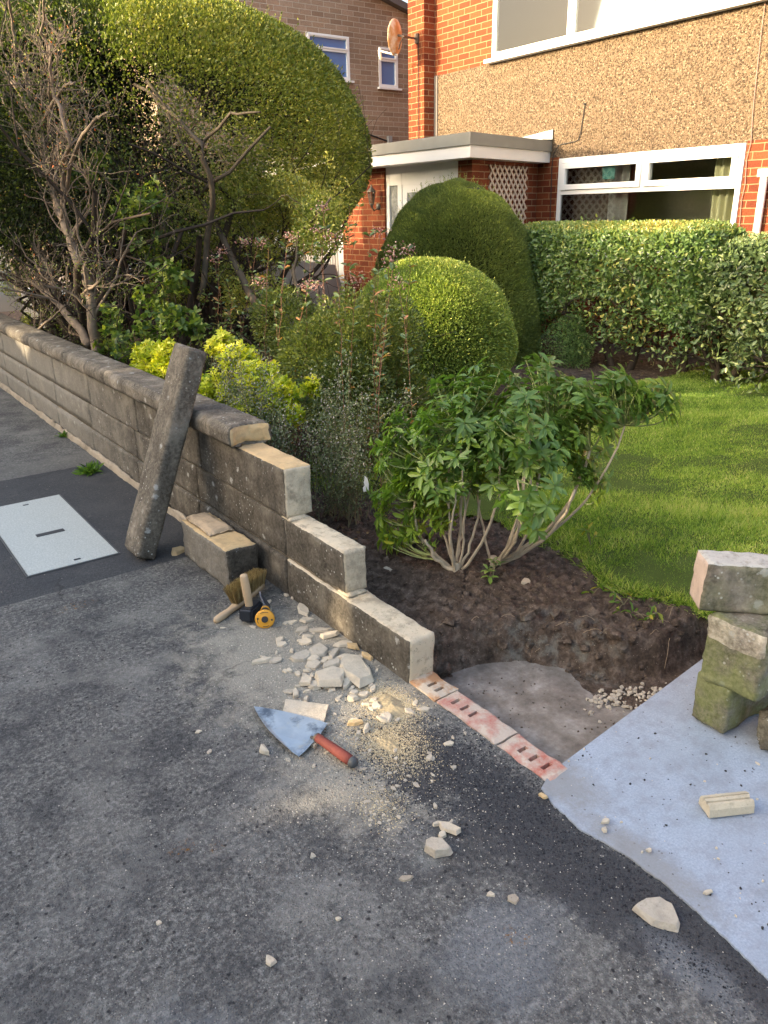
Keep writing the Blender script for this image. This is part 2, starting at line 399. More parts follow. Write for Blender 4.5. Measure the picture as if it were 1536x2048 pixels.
def stone_new(name='fresh_cream_stone', col=(.62, .53, .4), dirt=.35, stria=True, sc=1):
    mt, t, b = mat(name); co = coord(t)
    n = noi(t, co, 11*sc, 8, .7); f = noi(t, co, 120, 5, .7)
    c = mixc(t, n, tuple(x*.72 for x in col), tuple(min(1, x*1.18) for x in col))
    c = mixc(t, mth(t, 'MULTIPLY', ramp(t, noi(t, co, 16*sc, 7, .75, (4, 4, 4)), [(.52, 0), (.66, 1)]), dirt), c, (.17, .145, .11))
    c = mixc(t, mth(t, 'MULTIPLY', ramp(t, noi(t, co, 5*sc, 6, .7, (9, 1, 4)), [(.5, 0), (.64, 1)]), dirt*1.2), c, tuple(x*.5 for x in col))
    c = mixc(t, mth(t, 'MULTIPLY', ramp(t, vor(t, co, 70), [(.08, 1), (.15, 0)]), dirt), c, (.12, .1, .08))
    t.links.new(c, b.inputs['Base Color']); b.inputs['Roughness'].default_value = .92; b.inputs['Specular IOR Level'].default_value = .2
    h = mth(t, 'ADD', n, f)
    if stria:
        mp = nd(t, 'ShaderNodeMapping'); mp.inputs[3].default_value = (3, 60, 6); t.links.new(co, mp.inputs[0])
        h = mth(t, 'ADD', h, noi(t, mp.outputs[0], 1, 3))
    bump(t, b, h, .6, .006); return mt
def brick(name, cols, mortar, axis, roughn=.85, sooty=0.0):
    """axis 'x': wall lies in a plane x = const (uses y, z); 'y': plane y = const (uses x, z)"""
    mt, t, b = mat(name); co = t.nodes.new('ShaderNodeTexCoord').outputs['Object']
    sep = nd(t, 'ShaderNodeSeparateXYZ'); t.links.new(co, sep.inputs[0]); cmb = nd(t, 'ShaderNodeCombineXYZ')
    t.links.new(sep.outputs[1 if axis == 'x' else 0], cmb.inputs[0]); t.links.new(sep.outputs[2], cmb.inputs[1])
    nz = noi(t, co, 8, 3)
    wv = nd(t, 'ShaderNodeVectorMath', _operation='SCALE'); wn = nd(t, 'ShaderNodeTexNoise', Scale=14.0, Detail=3.0); t.links.new(co, wn.inputs[0])
    t.links.new(wn.outputs[1], wv.inputs[0]); wv.inputs['Scale'].default_value = .008
    ad = nd(t, 'ShaderNodeVectorMath', _operation='ADD'); t.links.new(cmb.outputs[0], ad.inputs[0]); t.links.new(wv.outputs[0], ad.inputs[1])
    br = nd(t, 'ShaderNodeTexBrick', Scale=1.0, Mortar_Size=.0055, Mortar_Smooth=.25, Bias=0.0, Brick_Width=.225, Row_Height=.075)
    br.inputs['Color1'].default_value = (0, 0, 0, 1); br.inputs['Color2'].default_value = (1, 1, 1, 1); br.inputs['Mortar'].default_value = (.5, .5, .5, 1)
    t.links.new(ad.outputs[0], br.inputs[0])
    c = ramp(t, br.outputs['Color'], [(0, cols[0]), (.35, cols[1]), (.7, cols[2]), (1, cols[3])])
    f = noi(t, co, 60, 6, .75)
    c = mixc(t, mth(t, 'MULTIPLY', ramp(t, f, [(.45, 0), (.65, 1)]), .55), c, tuple(x*.42 for x in cols[0]))
    c = mixc(t, mth(t, 'MULTIPLY', ramp(t, noi(t, co, 2, 5), [(.4, 0), (.75, 1)]), .25), c, tuple(x*.6 for x in cols[1]))
    c = mixc(t, br.outputs['Fac'], c, mixc(t, noi(t, co, 25, 4), tuple(x*.75 for x in mortar), mortar))
    if sooty: c = mixc(t, mth(t, 'MULTIPLY', ramp(t, noi(t, co, 1.2, 5, .6, (3, 3, 3)), [(.4, 0), (.7, 1)]), sooty), c, tuple(x*.5 for x in cols[0]))
    t.links.new(c, b.inputs['Base Color']); b.inputs['Roughness'].default_value = roughn; b.inputs['Specular IOR Level'].default_value = .25
    bump(t, b, mth(t, 'ADD', mth(t, 'MULTIPLY', br.outputs['Fac'], -1.0), mth(t, 'MULTIPLY', f, .35)), .8, .006); return mt
def pebbledash():
    mt, t, b = mat('pebbledash'); co = coord(t)
    v = vor(t, co, 62); vc = vor(t, co, 62, 'Color')
    sep = nd(t, 'ShaderNodeSeparateColor'); t.links.new(vc, sep.inputs[0])
    c = ramp(t, sep.outputs[0], [(0, (.04, .024, .012)), (.3, (.088, .057, .029)), (.6, (.14, .094, .05)), (.9, (.23, .166, .1)), (1, (.31, .245, .16))])
    c = mixc(t, ramp(t, v, [(.5, 0), (.8, .8)]), c, (.16, .11, .07))
    c = mixc(t, mth(t, 'MULTIPLY', noi(t, co, 1.5, 5), .35), c, (.11, .072, .036))
    t.links.new(c, b.inputs['Base Color']); b.inputs['Roughness'].default_value = .85
    bump(t, b, ramp(t, v, [(0, 1), (.75, 0)]), 1, .012); return mt
def glassmat(name='window_glass', tint=(.75, .8, .82), refl=.5):
    mt, t, b = mat(name); t.nodes.remove(b)
    fr = nd(t, 'ShaderNodeFresnel', IOR=1.5); tr = nd(t, 'ShaderNodeBsdfTransparent', Color=(*tint, 1)); gl = nd(t, 'ShaderNodeBsdfGlossy', Roughness=.02)
    mx = nd(t, 'ShaderNodeMixShader'); f = mth(t, 'MULTIPLY', fr.outputs[0], refl*4, True); t.links.new(f, mx.inputs[0])
    t.links.new(tr.outputs[0], mx.inputs[1]); t.links.new(gl.outputs[0], mx.inputs[2])
    t.links.new(mx.outputs[0], t.nodes['Material Output'].inputs[0]); return mt

M_ASPH = asphalt(); M_CONC = concrete(); M_SOIL = soil(); M_FOOT = footing()
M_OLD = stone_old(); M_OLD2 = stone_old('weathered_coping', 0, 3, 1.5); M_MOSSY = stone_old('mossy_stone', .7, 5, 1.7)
M_OLDDARK = stone_old('dark_lichen_stone', 0, 8, .85)
M_NEW = stone_new('fresh_cream_stone', (.62, .53, .385), .7); M_GOLD = stone_new('golden_stone', (.6, .44, .24), .3); M_CHIP = stone_new('chip_stone', (.6, .52, .4), .2, False, 3)
M_CHIPG = stone_new('grey_chip_stone', (.5, .44, .35), .3, False, 3); M_MORTAR = stone_new('mortar', (.4, .34, .26), .5, False)
M_MORTARB = stone_new('brown_mortar', (.52, .4, .27), .3, False, 2)
RED = [(.135, .03, .013), (.2, .047, .017), (.255, .068, .024), (.17, .038, .016)]
M_BRX = brick('red_brick_front', RED, (.36, .22, .11), 'x'); M_BRY = brick('red_brick_side', RED, (.36, .24, .14), 'y')
BRN = [(.27, .18, .12), (.36, .25, .165), (.42, .3, .21), (.31, .215, .145)]
M_BNY = brick('brown_brick_side', BRN, (.55, .48, .38), 'y', sooty=.3); M_BNX = brick('brown_brick_front', BRN, (.42, .36, .3), 'x')
M_PEB = pebbledash(); M_GLASS = glassmat('window_glass', (.8, .84, .85), .5); M_WHITE = simple('white_upvc', (.8, .8, .78), .35, 0, .04, 3, .02)
M_GREYF = simple('grey_roof_edge', (.27, .26, .22), .7, 0, .2, 4, .1); M_WOOD = simple('pale_wood', (.5, .36, .22), .6, 0, .25, 14, .1)
M_BLACK = simple('black_paint', (.015, .018, .025), .45, 0, .4, 30, .1); M_DARK = simple('dark_room', (.4, .34, .27), .9, 0, .3, 2, 0)
M_CURT = simple('cream_curtain', (.4, .37, .22), .9, 0, .1, 6, .1); M_CURTW = simple('white_net_curtain', (.6, .6, .57), .9, 0, .08, 6, .1)
M_LEAD = simple('lead_flashing', (.36, .4, .4), .4, .5, .2, 5, .1); M_CABLE = simple('black_cable', (.02, .02, .02), .6, 0, 0, 5, 0)
M_BARK = simple('grey_bark', (.19, .15, .112), .9, 0, .6, 25, .8, .2); M_BARKD = simple('dark_bark', (.06, .048, .038), .95, 0, .5, 20, .8, .1)
M_BARKP = simple('pale_twig_bark', (.4, .34, .25), .8, 0, .4, 30, .5, .2); M_STEMC = simple('green_brown_stem', (.2, .18, .1), .7, 0, .35, 25, .3, .3)
M_REDST = simple('reddish_stem', (.2, .1, .06), .7, 0, .3, 20, .2, .3)

# ------------------------------------------------------------------ ground
PITP = None
def pitdist(x, y):
    global PITP
    if PITP is None:
        PITP = [G(a, b, -.085)[:2] for a, b in ((866, 1375), (905, 1352), (960, 1334), (1060, 1326), (1150, 1338), (1230, 1362), (1330, 1350), (1400, 1322), (1450, 1302))]+[np.array((2.75, 1.30)), np.array((1.45, 1.15)), np.array((1.45, 1.93))]
    d = 9; ins = inpoly(x, y, PITP)
    for i in range(len(PITP)):
        ax, ay = PITP[i]; bx, by = PITP[(i+1) % len(PITP)]; ux, uy = bx-ax, by-ay
        t = max(0, min(1, ((x-ax)*ux+(y-ay)*uy)/(ux*ux+uy*uy))); d = min(d, math.hypot(x-ax-t*ux, y-ay-t*uy))
    return d if ins else -d
def inpoly(x, y, poly):
    c = False; j = len(poly)-1
    for i in range(len(poly)):
        xi, yi = poly[i]; xj, yj = poly[j]
        if (yi > y) != (yj > y) and x < (xj-xi)*(y-yi)/(yj-yi)+xi: c = not c
        j = i
    return c
def height(x, y):
    """height of the garden soil"""
    h = .03
    # soil mound under the orange-blossom bush
    h += .045*math.exp(-((x-2.15)**2/.28+(y-2.45)**2/.3))
    h += .02*mn.noise(Vector((x*3, y*3, 0)))+.012*mn.noise(Vector((x*11, y*11, 2)))
    # the dug-out pit next to the bricks
    e = pitdist(x+.03*mn.noise(Vector((x*9, y*9, 5)))+.01*mn.noise(Vector((x*30, y*30, 5))), y+.02*mn.noise(Vector((x*9, y*9, 15))))
    h += .02*max(0, 1-abs(e)/.45)
    k = min(1, max(0, e/.09+1.0)); k = k*k*(3-2*k)
    h = h*(1-k)+(-.095)*k
    # narrow trench running on beside the concrete
    if x > 2.3 and y < 1.7:
        q = max(0, 1-abs(y-1.44)/.1)*max(0, min(1, (3.4-x)/.3)); h = min(h, .05-.15*min(1, q*1.6))
    return h
def heightfield(name, x0, x1, y0, y1, res, f, inside=None):
    nx = int((x1-x0)/res); ny = int((y1-y0)/res); idx = {}; vs = []; fs = []
    def vid(i, j):
        if (i, j) not in idx:
            x = x0+i*res; y = y0+j*res; idx[(i, j)] = len(vs); vs.append((x, y, f(x, y)))
        return idx[(i, j)]
    for i in range(nx):
        for j in range(ny):
            if inside and not inside(x0+(i+.5)*res, y0+(j+.5)*res): continue
            fs.append((vid(i, j), vid(i+1, j), vid(i+1, j+1), vid(i, j+1)))
    mb = MB(); mb.add(vs, fs); return mb
def rough_soil(x, y):
    h = height(x, y); n = mn.noise(Vector((x*28, y*28, 1))); n2 = mn.noise(Vector((x*60, y*60, 7)))
    inpit = h < -.07
    return h+(0.002 if inpit else .024)*n+(.001 if inpit else .013)*n2+(0 if inpit else .02*abs(mn.noise(Vector((x*14, y*14, 4)))))
SLABZ = .0055
def build_ground():
    mb = MB(); a = 120
    mb.add([(-a, -a, -.3), (a, -a, -.3), (a, a, -.3), (-a, a, -.3)], [(0, 1, 2, 3)])
    tag(mb.build('ground', simple('earth', (.09, .08, .06), .95), fix=False), kind='structure')
    mb = MB(); mb.add([(-25, -25, 0), (1.62, -25, 0), (1.62, 1.24, 0), (1.49, 1.245, 0), (1.49, 60, 0), (-25, 60, 0)], [(0, 1, 2, 3, 4, 5)])
    tag(mb.build('pavement', M_ASPH, fix=False), kind='structure')
    # driveway slab of pale concrete with a ragged front edge
    edge = []
    pts = [(G(1125, 1530)[:2]), G(1095, 1556)[:2], G(1082, 1580)[:2], G(1110, 1615)[:2], G(1160, 1660)[:2], G(1250, 1712)[:2], G(1330, 1772)[:2], G(1400, 1830)[:2], G(1460, 1890)[:2], G(1536, 1962)[:2]]
    for i in range(len(pts)-1):
        for k in range(8):
            p = pts[i]*(1-k/8)+pts[i+1]*k/8; nn = mn.noise(Vector((p[0]*14, p[1]*14, 0)))*.006+mn.noise(Vector((p[0]*60, p[1]*60, 0)))*.004
            edge.append((p[0]+nn, p[1]+nn*.6, SLABZ))
    last = pts[-1]; edge.append((last[0], last[1], SLABZ))
    poly = edge+[(1.37, -1.0, SLABZ), (1.37, -6, SLABZ), (9, -6, SLABZ), (9, 1.36, SLABZ), (2.5, 1.375, SLABZ)]
    mb = MB(); n = len(poly); low = [(x, y, -.12) for x, y, z in poly]
    mb.add([(x, y, z) for x, y, z in poly]+low, [tuple(range(n))]+[(i, (i+1) % n, n+(i+1) % n, n+i) for i in range(n)])
    bm = mb.build('driveway_slab', M_CONC); tag(bm, kind='structure')
    # soil of bed and pit
    mb = heightfield('flower_bed', 1.5, 3.3, 1.2, 4.2, .014, rough_soil)
    tag(mb.build('flower_bed', M_SOIL, smooth=True, fix=False), kind='structure')
    mb = heightfield('garden_soil', 1.56, 10.5, -1, 16, .1, lambda x, y: (-.25 if (x < 3.25 and y < 4.15 and y > 1.2) or y < 1.4 else .03+.02*mn.noise(Vector((x*2, y*2, 0)))))
    tag(mb.build('garden_soil', M_SOIL, smooth=True, fix=False), kind='structure')
    # concrete footing at the bottom of the pit
    mb = MB(); vs = []; fs = []
    mb2 = heightfield('x', 1.5, 2.3, 1.29, 2.0, .03, lambda x, y: -.082+.004*mn.noise(Vector((x*6, y*6, 0)))-.10*max(0, (x-1.95+.1*mn.noise(Vector((x*3, y*3, 0))))))
    tag(mb2.build('pit_floor', M_FOOT, smooth=True, fix=False), kind='structure')
build_ground()

# lawn outline (world x, y)
LP = [G(1440, 1262), G(1405, 1242), G(1330, 1215), G(1240, 1200), G(1200, 1172), G(1165, 1140), G(1100, 1105), G(1060, 1092), G(980, 1062), G(900, 1040), G(850, 1020), G(790, 1000), G(700, 985), G(680, 955), G(700, 925), G(820, 900), G(960, 840), G(1150, 795), G(1300, 772), G(1430, 742), G(1560, 738)]
LP = [(p[0], p[1]) for p in LP]+[(8.2, 1.42), (2.75, 1.45)]
def inpoly(x, y, poly):
    c = False; j = len(poly)-1
    for i in range(len(poly)):
        xi, yi = poly[i]; xj, yj = poly[j]
        if (yi > y) != (yj > y) and x < (xj-xi)*(y-yi)/(yj-yi)+xi: c = not c
        j = i
    return c
def lawn_h(x, y): return .062+.015*mn.noise(Vector((x*1.5, y*1.5, 0)))+.008*mn.noise(Vector((x*8, y*8, 0)))
def build_lawn():
    wob = lambda x, y: inpoly(x+.04*mn.noise(Vector((x*9, y*9, 1))), y+.04*mn.noise(Vector((x*9, y*9, 6))), LP)
    mb = heightfield('lawn', 1.7, 8.3, 1.4, 6.3, .04, lawn_h, wob)
    tag(mb.build('lawn', simple('turf', (.06, .09, .02), .95, 0, .4, 8, .8, .1), smooth=True, fix=False), kind='structure')
    n = 1000000
    # denser near the camera
    X = 1.75+(rng.random(n)**1.35)*6.4; Y = 1.4+rng.random(n)*4.8
    poly = np.array(LP); ins = np.zeros(n, bool); j = len(poly)-1
    xx = X+.03*fnoise(np.stack([X, Y, X*0], 1), 14, 3); yy = Y+.03*fnoise(np.stack([X, Y, X*0], 1), 14, 4)
    for i in range(len(poly)):
        xi, yi = poly[i]; xj, yj = poly[j]
        with np.errstate(divide='ignore', invalid='ignore'):
            hit = ((yi > yy) != (yj > yy)) & (xx < (xj-xi)*(yy-yi)/(yj-yi)+xi)
        ins ^= hit; j = i
    X = X[ins]; Y = Y[ins]; q_ = (np.stack([X, Y, X*0], 1)-CO) @ RC; px_ = 768+FPX*q_[:, 0]/q_[:, 2]; kk = (px_ < 1600) | (rng.random(len(X)) < .25); X = X[kk][:380000]; Y = Y[kk][:380000]; n = len(X); P = np.stack([X, Y, np.full(n, .05)], 1)
    A = rng.normal(size=(n, 3))*[.55, .55, .2]+[0, 0, .85]
    cl = fnoise(P, 9, 8); L = (.022+.016*rng.random(n))*(1+.35*cl); Nn = rng.normal(size=(n, 3))
    V, k, f, n = leaves(P, A, Nn, L, .0038+.0008*X, BLADE)
    r = np.clip(.52+.24*rng.normal(size=n)+.14*cl+.16*fnoise(P, 2.5, 5)+.1*fnoise(P, 30, 6), 0, 1)
    o = cloud('grass', V, k, f, n, leafmat('grass_blade', [(0, (.05, .11, .015)), (.3, (.15, .26, .035)), (.6, (.3, .42, .07)), (.85, (.46, .54, .13)), (1, (.62, .58, .26))], .5, .35), rnd=r)
    tag(o, 'short green mown grass of the front lawn', 'grass', kind='stuff')
build_lawn()

# yellow road line in the near left corner
mb = MB(); mb.add([(-.115, 1.9, .004), (-.015, 1.9, .004), (-.015, -8, .004), (-.115, -8, .004)], [(0, 1, 2, 3)])
tag(mb.build('road_marking', simple('yellow_paint', (.6, .48, .16), .6), fix=False), kind='structure')

# ------------------------------------------------------------------ garden wall
XF, XB = 1.47, 1.585
def garden_wall():
    root = thing('garden_wall', 'low weathered stone garden wall cut down in steps towards the driveway', 'wall', (1.52, 6, 0))
    rows = [(.372, .598, 2.785, 0), (.182, .366, 2.345, 1), (-.03, .176, 1.915, 2)]
    for (z0, z1, yend, r) in rows:
        mb = MB(); y = yend; k = 0
        while y < 13:
            L = (.95 if k else [.9, .48, .9][r]); near = y < 5.2
            xf = XF+[0, .004, -.006][r]+.004*mn.noise(Vector((y, r, 0)))
            x1 = XB+.004*mn.noise(Vector((y*3, r, 1)))+(.02 if r == 0 and k == 0 else 0)
            vs, fs, ax = rough((xf, y, z0), (x1, y+L-.006, z1), .0115 if near else .045, .007, 13, r*7+k, .005, None, .003)
            mi = []
            for f, a in zip(fs, ax):
                if a == 4 or a == 0: q = 0
                elif a == 5:
                    c = sum((Vector(vs[i]) for i in f), Vector())/len(f)
                    q = 1 if (k == 0 and r > 0) else (2 if k == 0 and r == 0 else 0)
                elif a == 2: q = 1 if k == 0 else 0
                else: q = 0
                mi.append(q)
            mb.add(vs, fs, mi); y += L; k += 1
        # mortar core behind the open joints
        mb.box((XF+.012, yend+.03, z0-.02), (XB-.012, 13, z1-.012), 3)
        mb.build('block_course', [M_OLD, M_NEW, M_GOLD, M_MORTAR], root, smooth=True)
    # coping stones, near end broken
    y = 3.17; k = 0
    while y < 12:
        L = [.86, 1.0, .95, 1.05, 1.0, .9, 1.0, 1, 1, 1][k] if k < 10 else 1
        mb = MB(); near = k < 2
        vs, fs, ax = rough((1.415, y, .60), (1.64, y+L-.008, .705), .014 if near else .04, .005, 8, 40+k, .016, None, .003, .3)
        if k == 0:                     # the near end is a hollow break
            for i, v in enumerate(vs):
                d = v.y-y
                if d < .12:
                    c = (v.x-1.53)/.11; v.y += (.055-.05*(c*c)) * (1-d/.12)*(1.0 if v.z > .6 else .4)+.012*mn.noise(v*40)
        mi = [1 if (a == 2 and k == 0) else 0 for a in ax]
        mb.add(vs, fs, mi); mb.build('coping_stone', [M_OLD2, M_GOLD], root, smooth=True); y += L; k += 1
    mb = MB()                           # rough projecting footing course at the far part
    vs, fs, ax = rough((1.425, 3.4, -.05), (1.47, 11, .045), .04, .012, 7, 77, .02, None, .01)
    mb.add(vs, fs); mb.build('footing_course', M_MORTAR, root, smooth=True)
    # mortar scraps where the cut ends meet
    mb = MB()
    for (y_, z_) in ((2.79, .365), (2.35, .178)):
        vs, fs, ax = rough((XF+.003, y_-.03, z_-.006), (XB-.004, y_+.06, z_+.012), .012, .006, 20, 5, .01)
        mb.add(vs, fs)
    mb.build('mortar_bed', M_NEW, root, smooth=True)
garden_wall()

def redbricks():
    """old perforated bricks left in the ground along the line of the wall"""
    M_RB = {}
    def bm_(name, a, b_, paste):
        mt, t, b = mat(name); co = coord(t); n = noi(t, co, 18, 7, .7); f = noi(t, co, 90, 4, .7)
        c = mixc(t, n, a, b_)
        c = mixc(t, ramp(t, noi(t, co, 11, 6, .7, (3, 1, 9)), [(.44-paste*.1, 0), (.56, .85)]), c, mixc(t, f, (.4, .35, .28), (.6, .55, .46)))
        t.links.new(c, b.inputs['Base Color']); b.inputs['Roughness'].default_value = .9; bump(t, b, mth(t, 'ADD', n, f), .6, .005); return mt
    mats = [bm_('orange_brick', (.3, .16, .08), (.45, .26, .14), .2), bm_('pink_brick', (.33, .11, .08), (.5, .2, .16), .9), bm_('red_brick_low', (.36, .1, .07), (.5, .19, .14), .7)]
    specs = [(1.775, 1.935, mats[0], [1.85, 1.81], 'orange perforated brick laid flush in the ground against the lowest step of the wall'),
             (1.475, 1.770, mats[1], [1.72, 1.675, 1.63], 'long pinkish brick with mortar smears, middle of the three laid in the ground'),
             (1.245, 1.468, mats[2], [1.40, 1.35, 1.30], 'red brick with three slots next to the tip of the concrete driveway')]
    M_HOLE = simple('slot_shadow_earth', (.012, .01, .009), 1)
    for i, (y0, y1, mt, holes, lab) in enumerate(specs):
        x0, x1 = 1.468+.003*i, 1.572-.002*i
        # top sheet with real slots: build as strips around the slots
        mb = MB(); zt = .014-.003*i; zb = -.06
        ys = sorted(holes); hw, hx0, hx1 = .0075, 1.497, 1.537
        cuts = [y0]+[v for h in ys for v in (h-hw, h+hw)]+[y1]
        g = []
        for q in range(len(cuts)-1):
            seg = (cuts[q], cuts[q+1]); hole = q % 2 == 1
            cols = [(x0, hx0), (hx0, hx1), (hx1, x1)]
            for ci, (a, b_) in enumerate(cols):
                if hole and ci == 1: 
                    mb.box((a, seg[0], zb), (b_, seg[1], zt-.028), 1); continue
                mb.box((a, seg[0], zb), (b_, seg[1], zt), 0)
        me = mb.build('red_brick', [mt, M_HOLE]); 
        bm = bmesh.new(); bm.from_mesh(me.data); bmesh.ops.remove_doubles(bm, verts=bm.verts, dist=.0005)
        # drop inner shared faces
        seen = {}
        for f in bm.faces: seen.setdefault(tuple(sorted(v.index for v in f.verts)), []).append(f)
        dl = [f for k, v in seen.items() if len(v) > 1 for f in v]; bmesh.ops.delete(bm, geom=dl, context='FACES_ONLY')
        bmesh.ops.subdivide_edges(bm, edges=[e for e in bm.edges if e.calc_length() > .03], cuts=3, use_grid_fill=True)
        for v in bm.verts:
            edge = min(v.co.x-x0, x1-v.co.x, v.co.y-y0, y1-v.co.y)
            if v.co.z > 0:
                v.co += mn.noise_vector(v.co*14+Vector((i*5, 0, 0)))*.003
                if edge < .004: v.co.z -= .004+.006*abs(mn.noise(v.co*22)); v.co.x += .008*mn.noise(v.co*16+Vector((i, 0, 0))); v.co.y += .004*mn.noise(v.co*19)
        bm.to_mesh(me.data); bm.free()
        tag(me, lab, 'brick', 'bricks laid in the ground in line with the wall')
redbricks()

def xform(a, b, side):
    """matrix taking local +z from a to b, local x roughly along side"""
    a = Vector(a); b = Vector(b); z = (b-a).normalized(); y = z.cross(Vector(side)).normalized(); x = y.cross(z)
    M = Matrix.Identity(4)
    for i in range(3): M[i][0] = x[i]; M[i][1] = y[i]; M[i][2] = z[i]; M[i][3] = a[i]
    return M, (b-a).length
def loose_stones():
    # coping stone leaning on the wall
    a = Vector((1.085, 3.655, .03)); b = Vector((1.475, 3.655, 1.02))
    M, L = xform(a, b, (0, -1, 0)); mb = MB()
    vs, fs, ax = rough((-.1, -.055, 0), (.1, .045, L), .012, .008, 16, 31, .007, M, 0, .5)
    mb.add(vs, fs); zmin = min(v.z for v in vs); mb.v = [(x, y, z-zmin) for x, y, z in mb.v]
    o = mb.build('coping_stone', [stone_old('leaning_coping', 0, 12, 1.45)], smooth=True); tag(o, 'long grey lichen-spotted coping stone leaning upright against the wall', 'stone')
    # loose block on the pavement with old mortar on top
    A = Vector(G(368, 1112)); B = Vector(G(458, 1184)); d = (B-A); d.z = 0; L = d.length; ang = math.atan2(d.y, d.x)
    M = Matrix.Translation((A.x, A.y, 0)) @ Matrix.Rotation(ang, 4, 'Z')
    root = thing('stone_block', 'loose stone block with brown mortar stuck on top standing beside the wall', 'stone block', ((A.x+B.x)/2+.08, (A.y+B.y)/2+.06, 0))
    mb = MB(); vs, fs, ax = rough((0, 0, 0), (L, .165, .2), .011, .010, 12, 21, .008, M, .004)
    mi = [1 if a == 5 else (2 if a == 1 else 0) for a in ax]
    mb.add(vs, fs, mi); mb.build('block', [M_OLD, M_GOLD, stone_old('dark_broken_face', 0, 4, .8)], root, smooth=True)
    mb = MB(); vs, fs, ax = rough((.01, .012, .196), (L*.62, .15, .222), .011, .008, 16, 9, .018, M, .006)
    mb.add(vs, fs); mb.build('old_mortar', M_MORTARB, root, smooth=True)
    # golden chip left of the block
    mb = MB(); vs, fs = shard(G(355, 1106), (.1, .06, .03), 3, rot=.2); mb.add(vs, fs)
    tag(mb.build('stone_chip', M_GOLD), 'small golden stone chip between the leaning coping stone and the loose block', 'stone chip')
    # pile on the driveway: two blocks under one laid across
    base = G(1440, 1478); 
    c0 = Vector(G(1378, 1440)); c1 = Vector(G(1443, 1478)); c2 = Vector(G(1560, 1385)); 
    ex = (c1-c0).normalized(); ang = math.atan2(ex.y, ex.x); Lx = (c1-c0).length
    M = Matrix.Translation((c0.x, c0.y, .012)) @ Matrix.Rotation(ang, 4, 'Z')
    mb = MB(); vs, fs, ax = rough((0, 0, 0), (Lx*1.02, .5, .18), .012, .009, 12, 51, .006, M, .003, .9)
    mb.add(vs, fs); o = mb.build('stone_block', [M_MOSSY], smooth=True); tag(o, 'green mossy stone block standing on the pale driveway under two others', 'stone block', 'reclaimed stones piled on the driveway')
    # middle block, shoved forward-left and a little turned
    M2 = Matrix.Translation((c0.x, c0.y, .178)) @ Matrix.Rotation(ang+.08, 4, 'Z') @ Matrix.Translation((.015, -.015, 0))
    mb = MB(); vs, fs, ax = rough((0, 0, 0), (.2, .42, .235), .012, .012, 12, 61, .008, M2, .008, .9)
    mi = [1 if sum(vs[i].z for i in f)/len(f) > .178+.155 and a in (2, 0) else 0 for f, a in zip(fs, ax)]
    mb.add(vs, fs, mi); o = mb.build('stone_block', [M_MOSSY, stone_old('pale_greenish_stone', .15, 2, 3.2)], smooth=True); tag(o, 'broken mossy block with a pale top band, middle stone of the pile', 'stone block', 'reclaimed stones piled on the driveway')
    # top block lying across, seen from its long side
    p0 = Vector(PX(1392, 1150, c0.x+.02)); 
    ang3 = math.atan2(RC[1][0], RC[0][0])
    zt = .178+.24
    M3 = Matrix.Translation((c0.x-.02, c0.y+.02, zt)) @ Matrix.Rotation(ang3-.12, 4, 'Z') @ Matrix.Rotation(.05, 4, 'Y') @ Matrix.Translation((-.0, -.02, 0))
    mb = MB(); vs, fs, ax = rough((0, 0, 0), (.6, .12, .165), .012, .008, 12, 71, .006, M3, .003, .9)
    mi = [1 if a == 5 else (2 if a == 0 else 0) for a in ax]
    mb.add(vs, fs, mi); o = mb.build('stone_block', [stone_old('grey_green_stone', .3, 6, 1.7), stone_new('rough_pale_top', (.5, .48, .43), .5, False, 2), stone_new('pink_end', (.55, .42, .33), .3, False)], smooth=True)
    tag(o, 'grey-green stone block lying across the top of the pile', 'stone block', 'reclaimed stones piled on the driveway')
    # block at the frame edge
    c = G(1580, 1505); M4 = Matrix.Translation((c[0], c[1], .012)) @ Matrix.Rotation(.5, 4, 'Z')
    mb = MB(); vs, fs, ax = rough((-.06, -.07, 0), (.1, .1, .12), .012, .01, 11, 81, .02, M4, .01)
    mb.add(vs, fs); tag(mb.build('stone_lump', stone_old('brown_lump', .1, 9, 1.6), smooth=True), 'brown stone lump at the right edge beside the mossy pile', 'stone')
    # fluted pale piece on the driveway
    a_ = Vector(G(1418, 1638, .01)); b_ = Vector(G(1508, 1628, .01)); u = (b_-a_).normalized(); v = Vector((-u.y, u.x, 0)); L = (b_-a_).length
    prof = [(0, 0), (.002, .024), (.01, .036), (.018, .036), (.021, .024), (.025, .036), (.035, .037), (.038, .024), (.042, .035), (.052, .033), (.058, .02), (.06, 0)]
    mb = MB(); n = len(prof); vs = []; nseg = 12
    for k in range(nseg+1):
        s = L*k/nseg
        for (p, z) in prof: vs.append(a_+u*(s+(.015*mn.noise(Vector((p*60, 3, 1))) if k == nseg else 0))+v*p+Vector((0, 0, z+.003+.001*mn.noise(Vector((s*60, p*60, 0))))))
    fs = [tuple(range(n)), tuple(range(nseg*n+n-1, nseg*n-1, -1))]+[(k*n+i, k*n+(i+1) % n, (k+1)*n+(i+1) % n, (k+1)*n+i) for k in range(nseg) for i in range(n)]
    mb.add(vs, fs); tag(mb.build('fluted_stone', stone_new('pale_fluted', (.6, .52, .38), .35, True, 2)), 'small pale fluted stone piece lying on the driveway at the right', 'stone piece')
loose_stones()

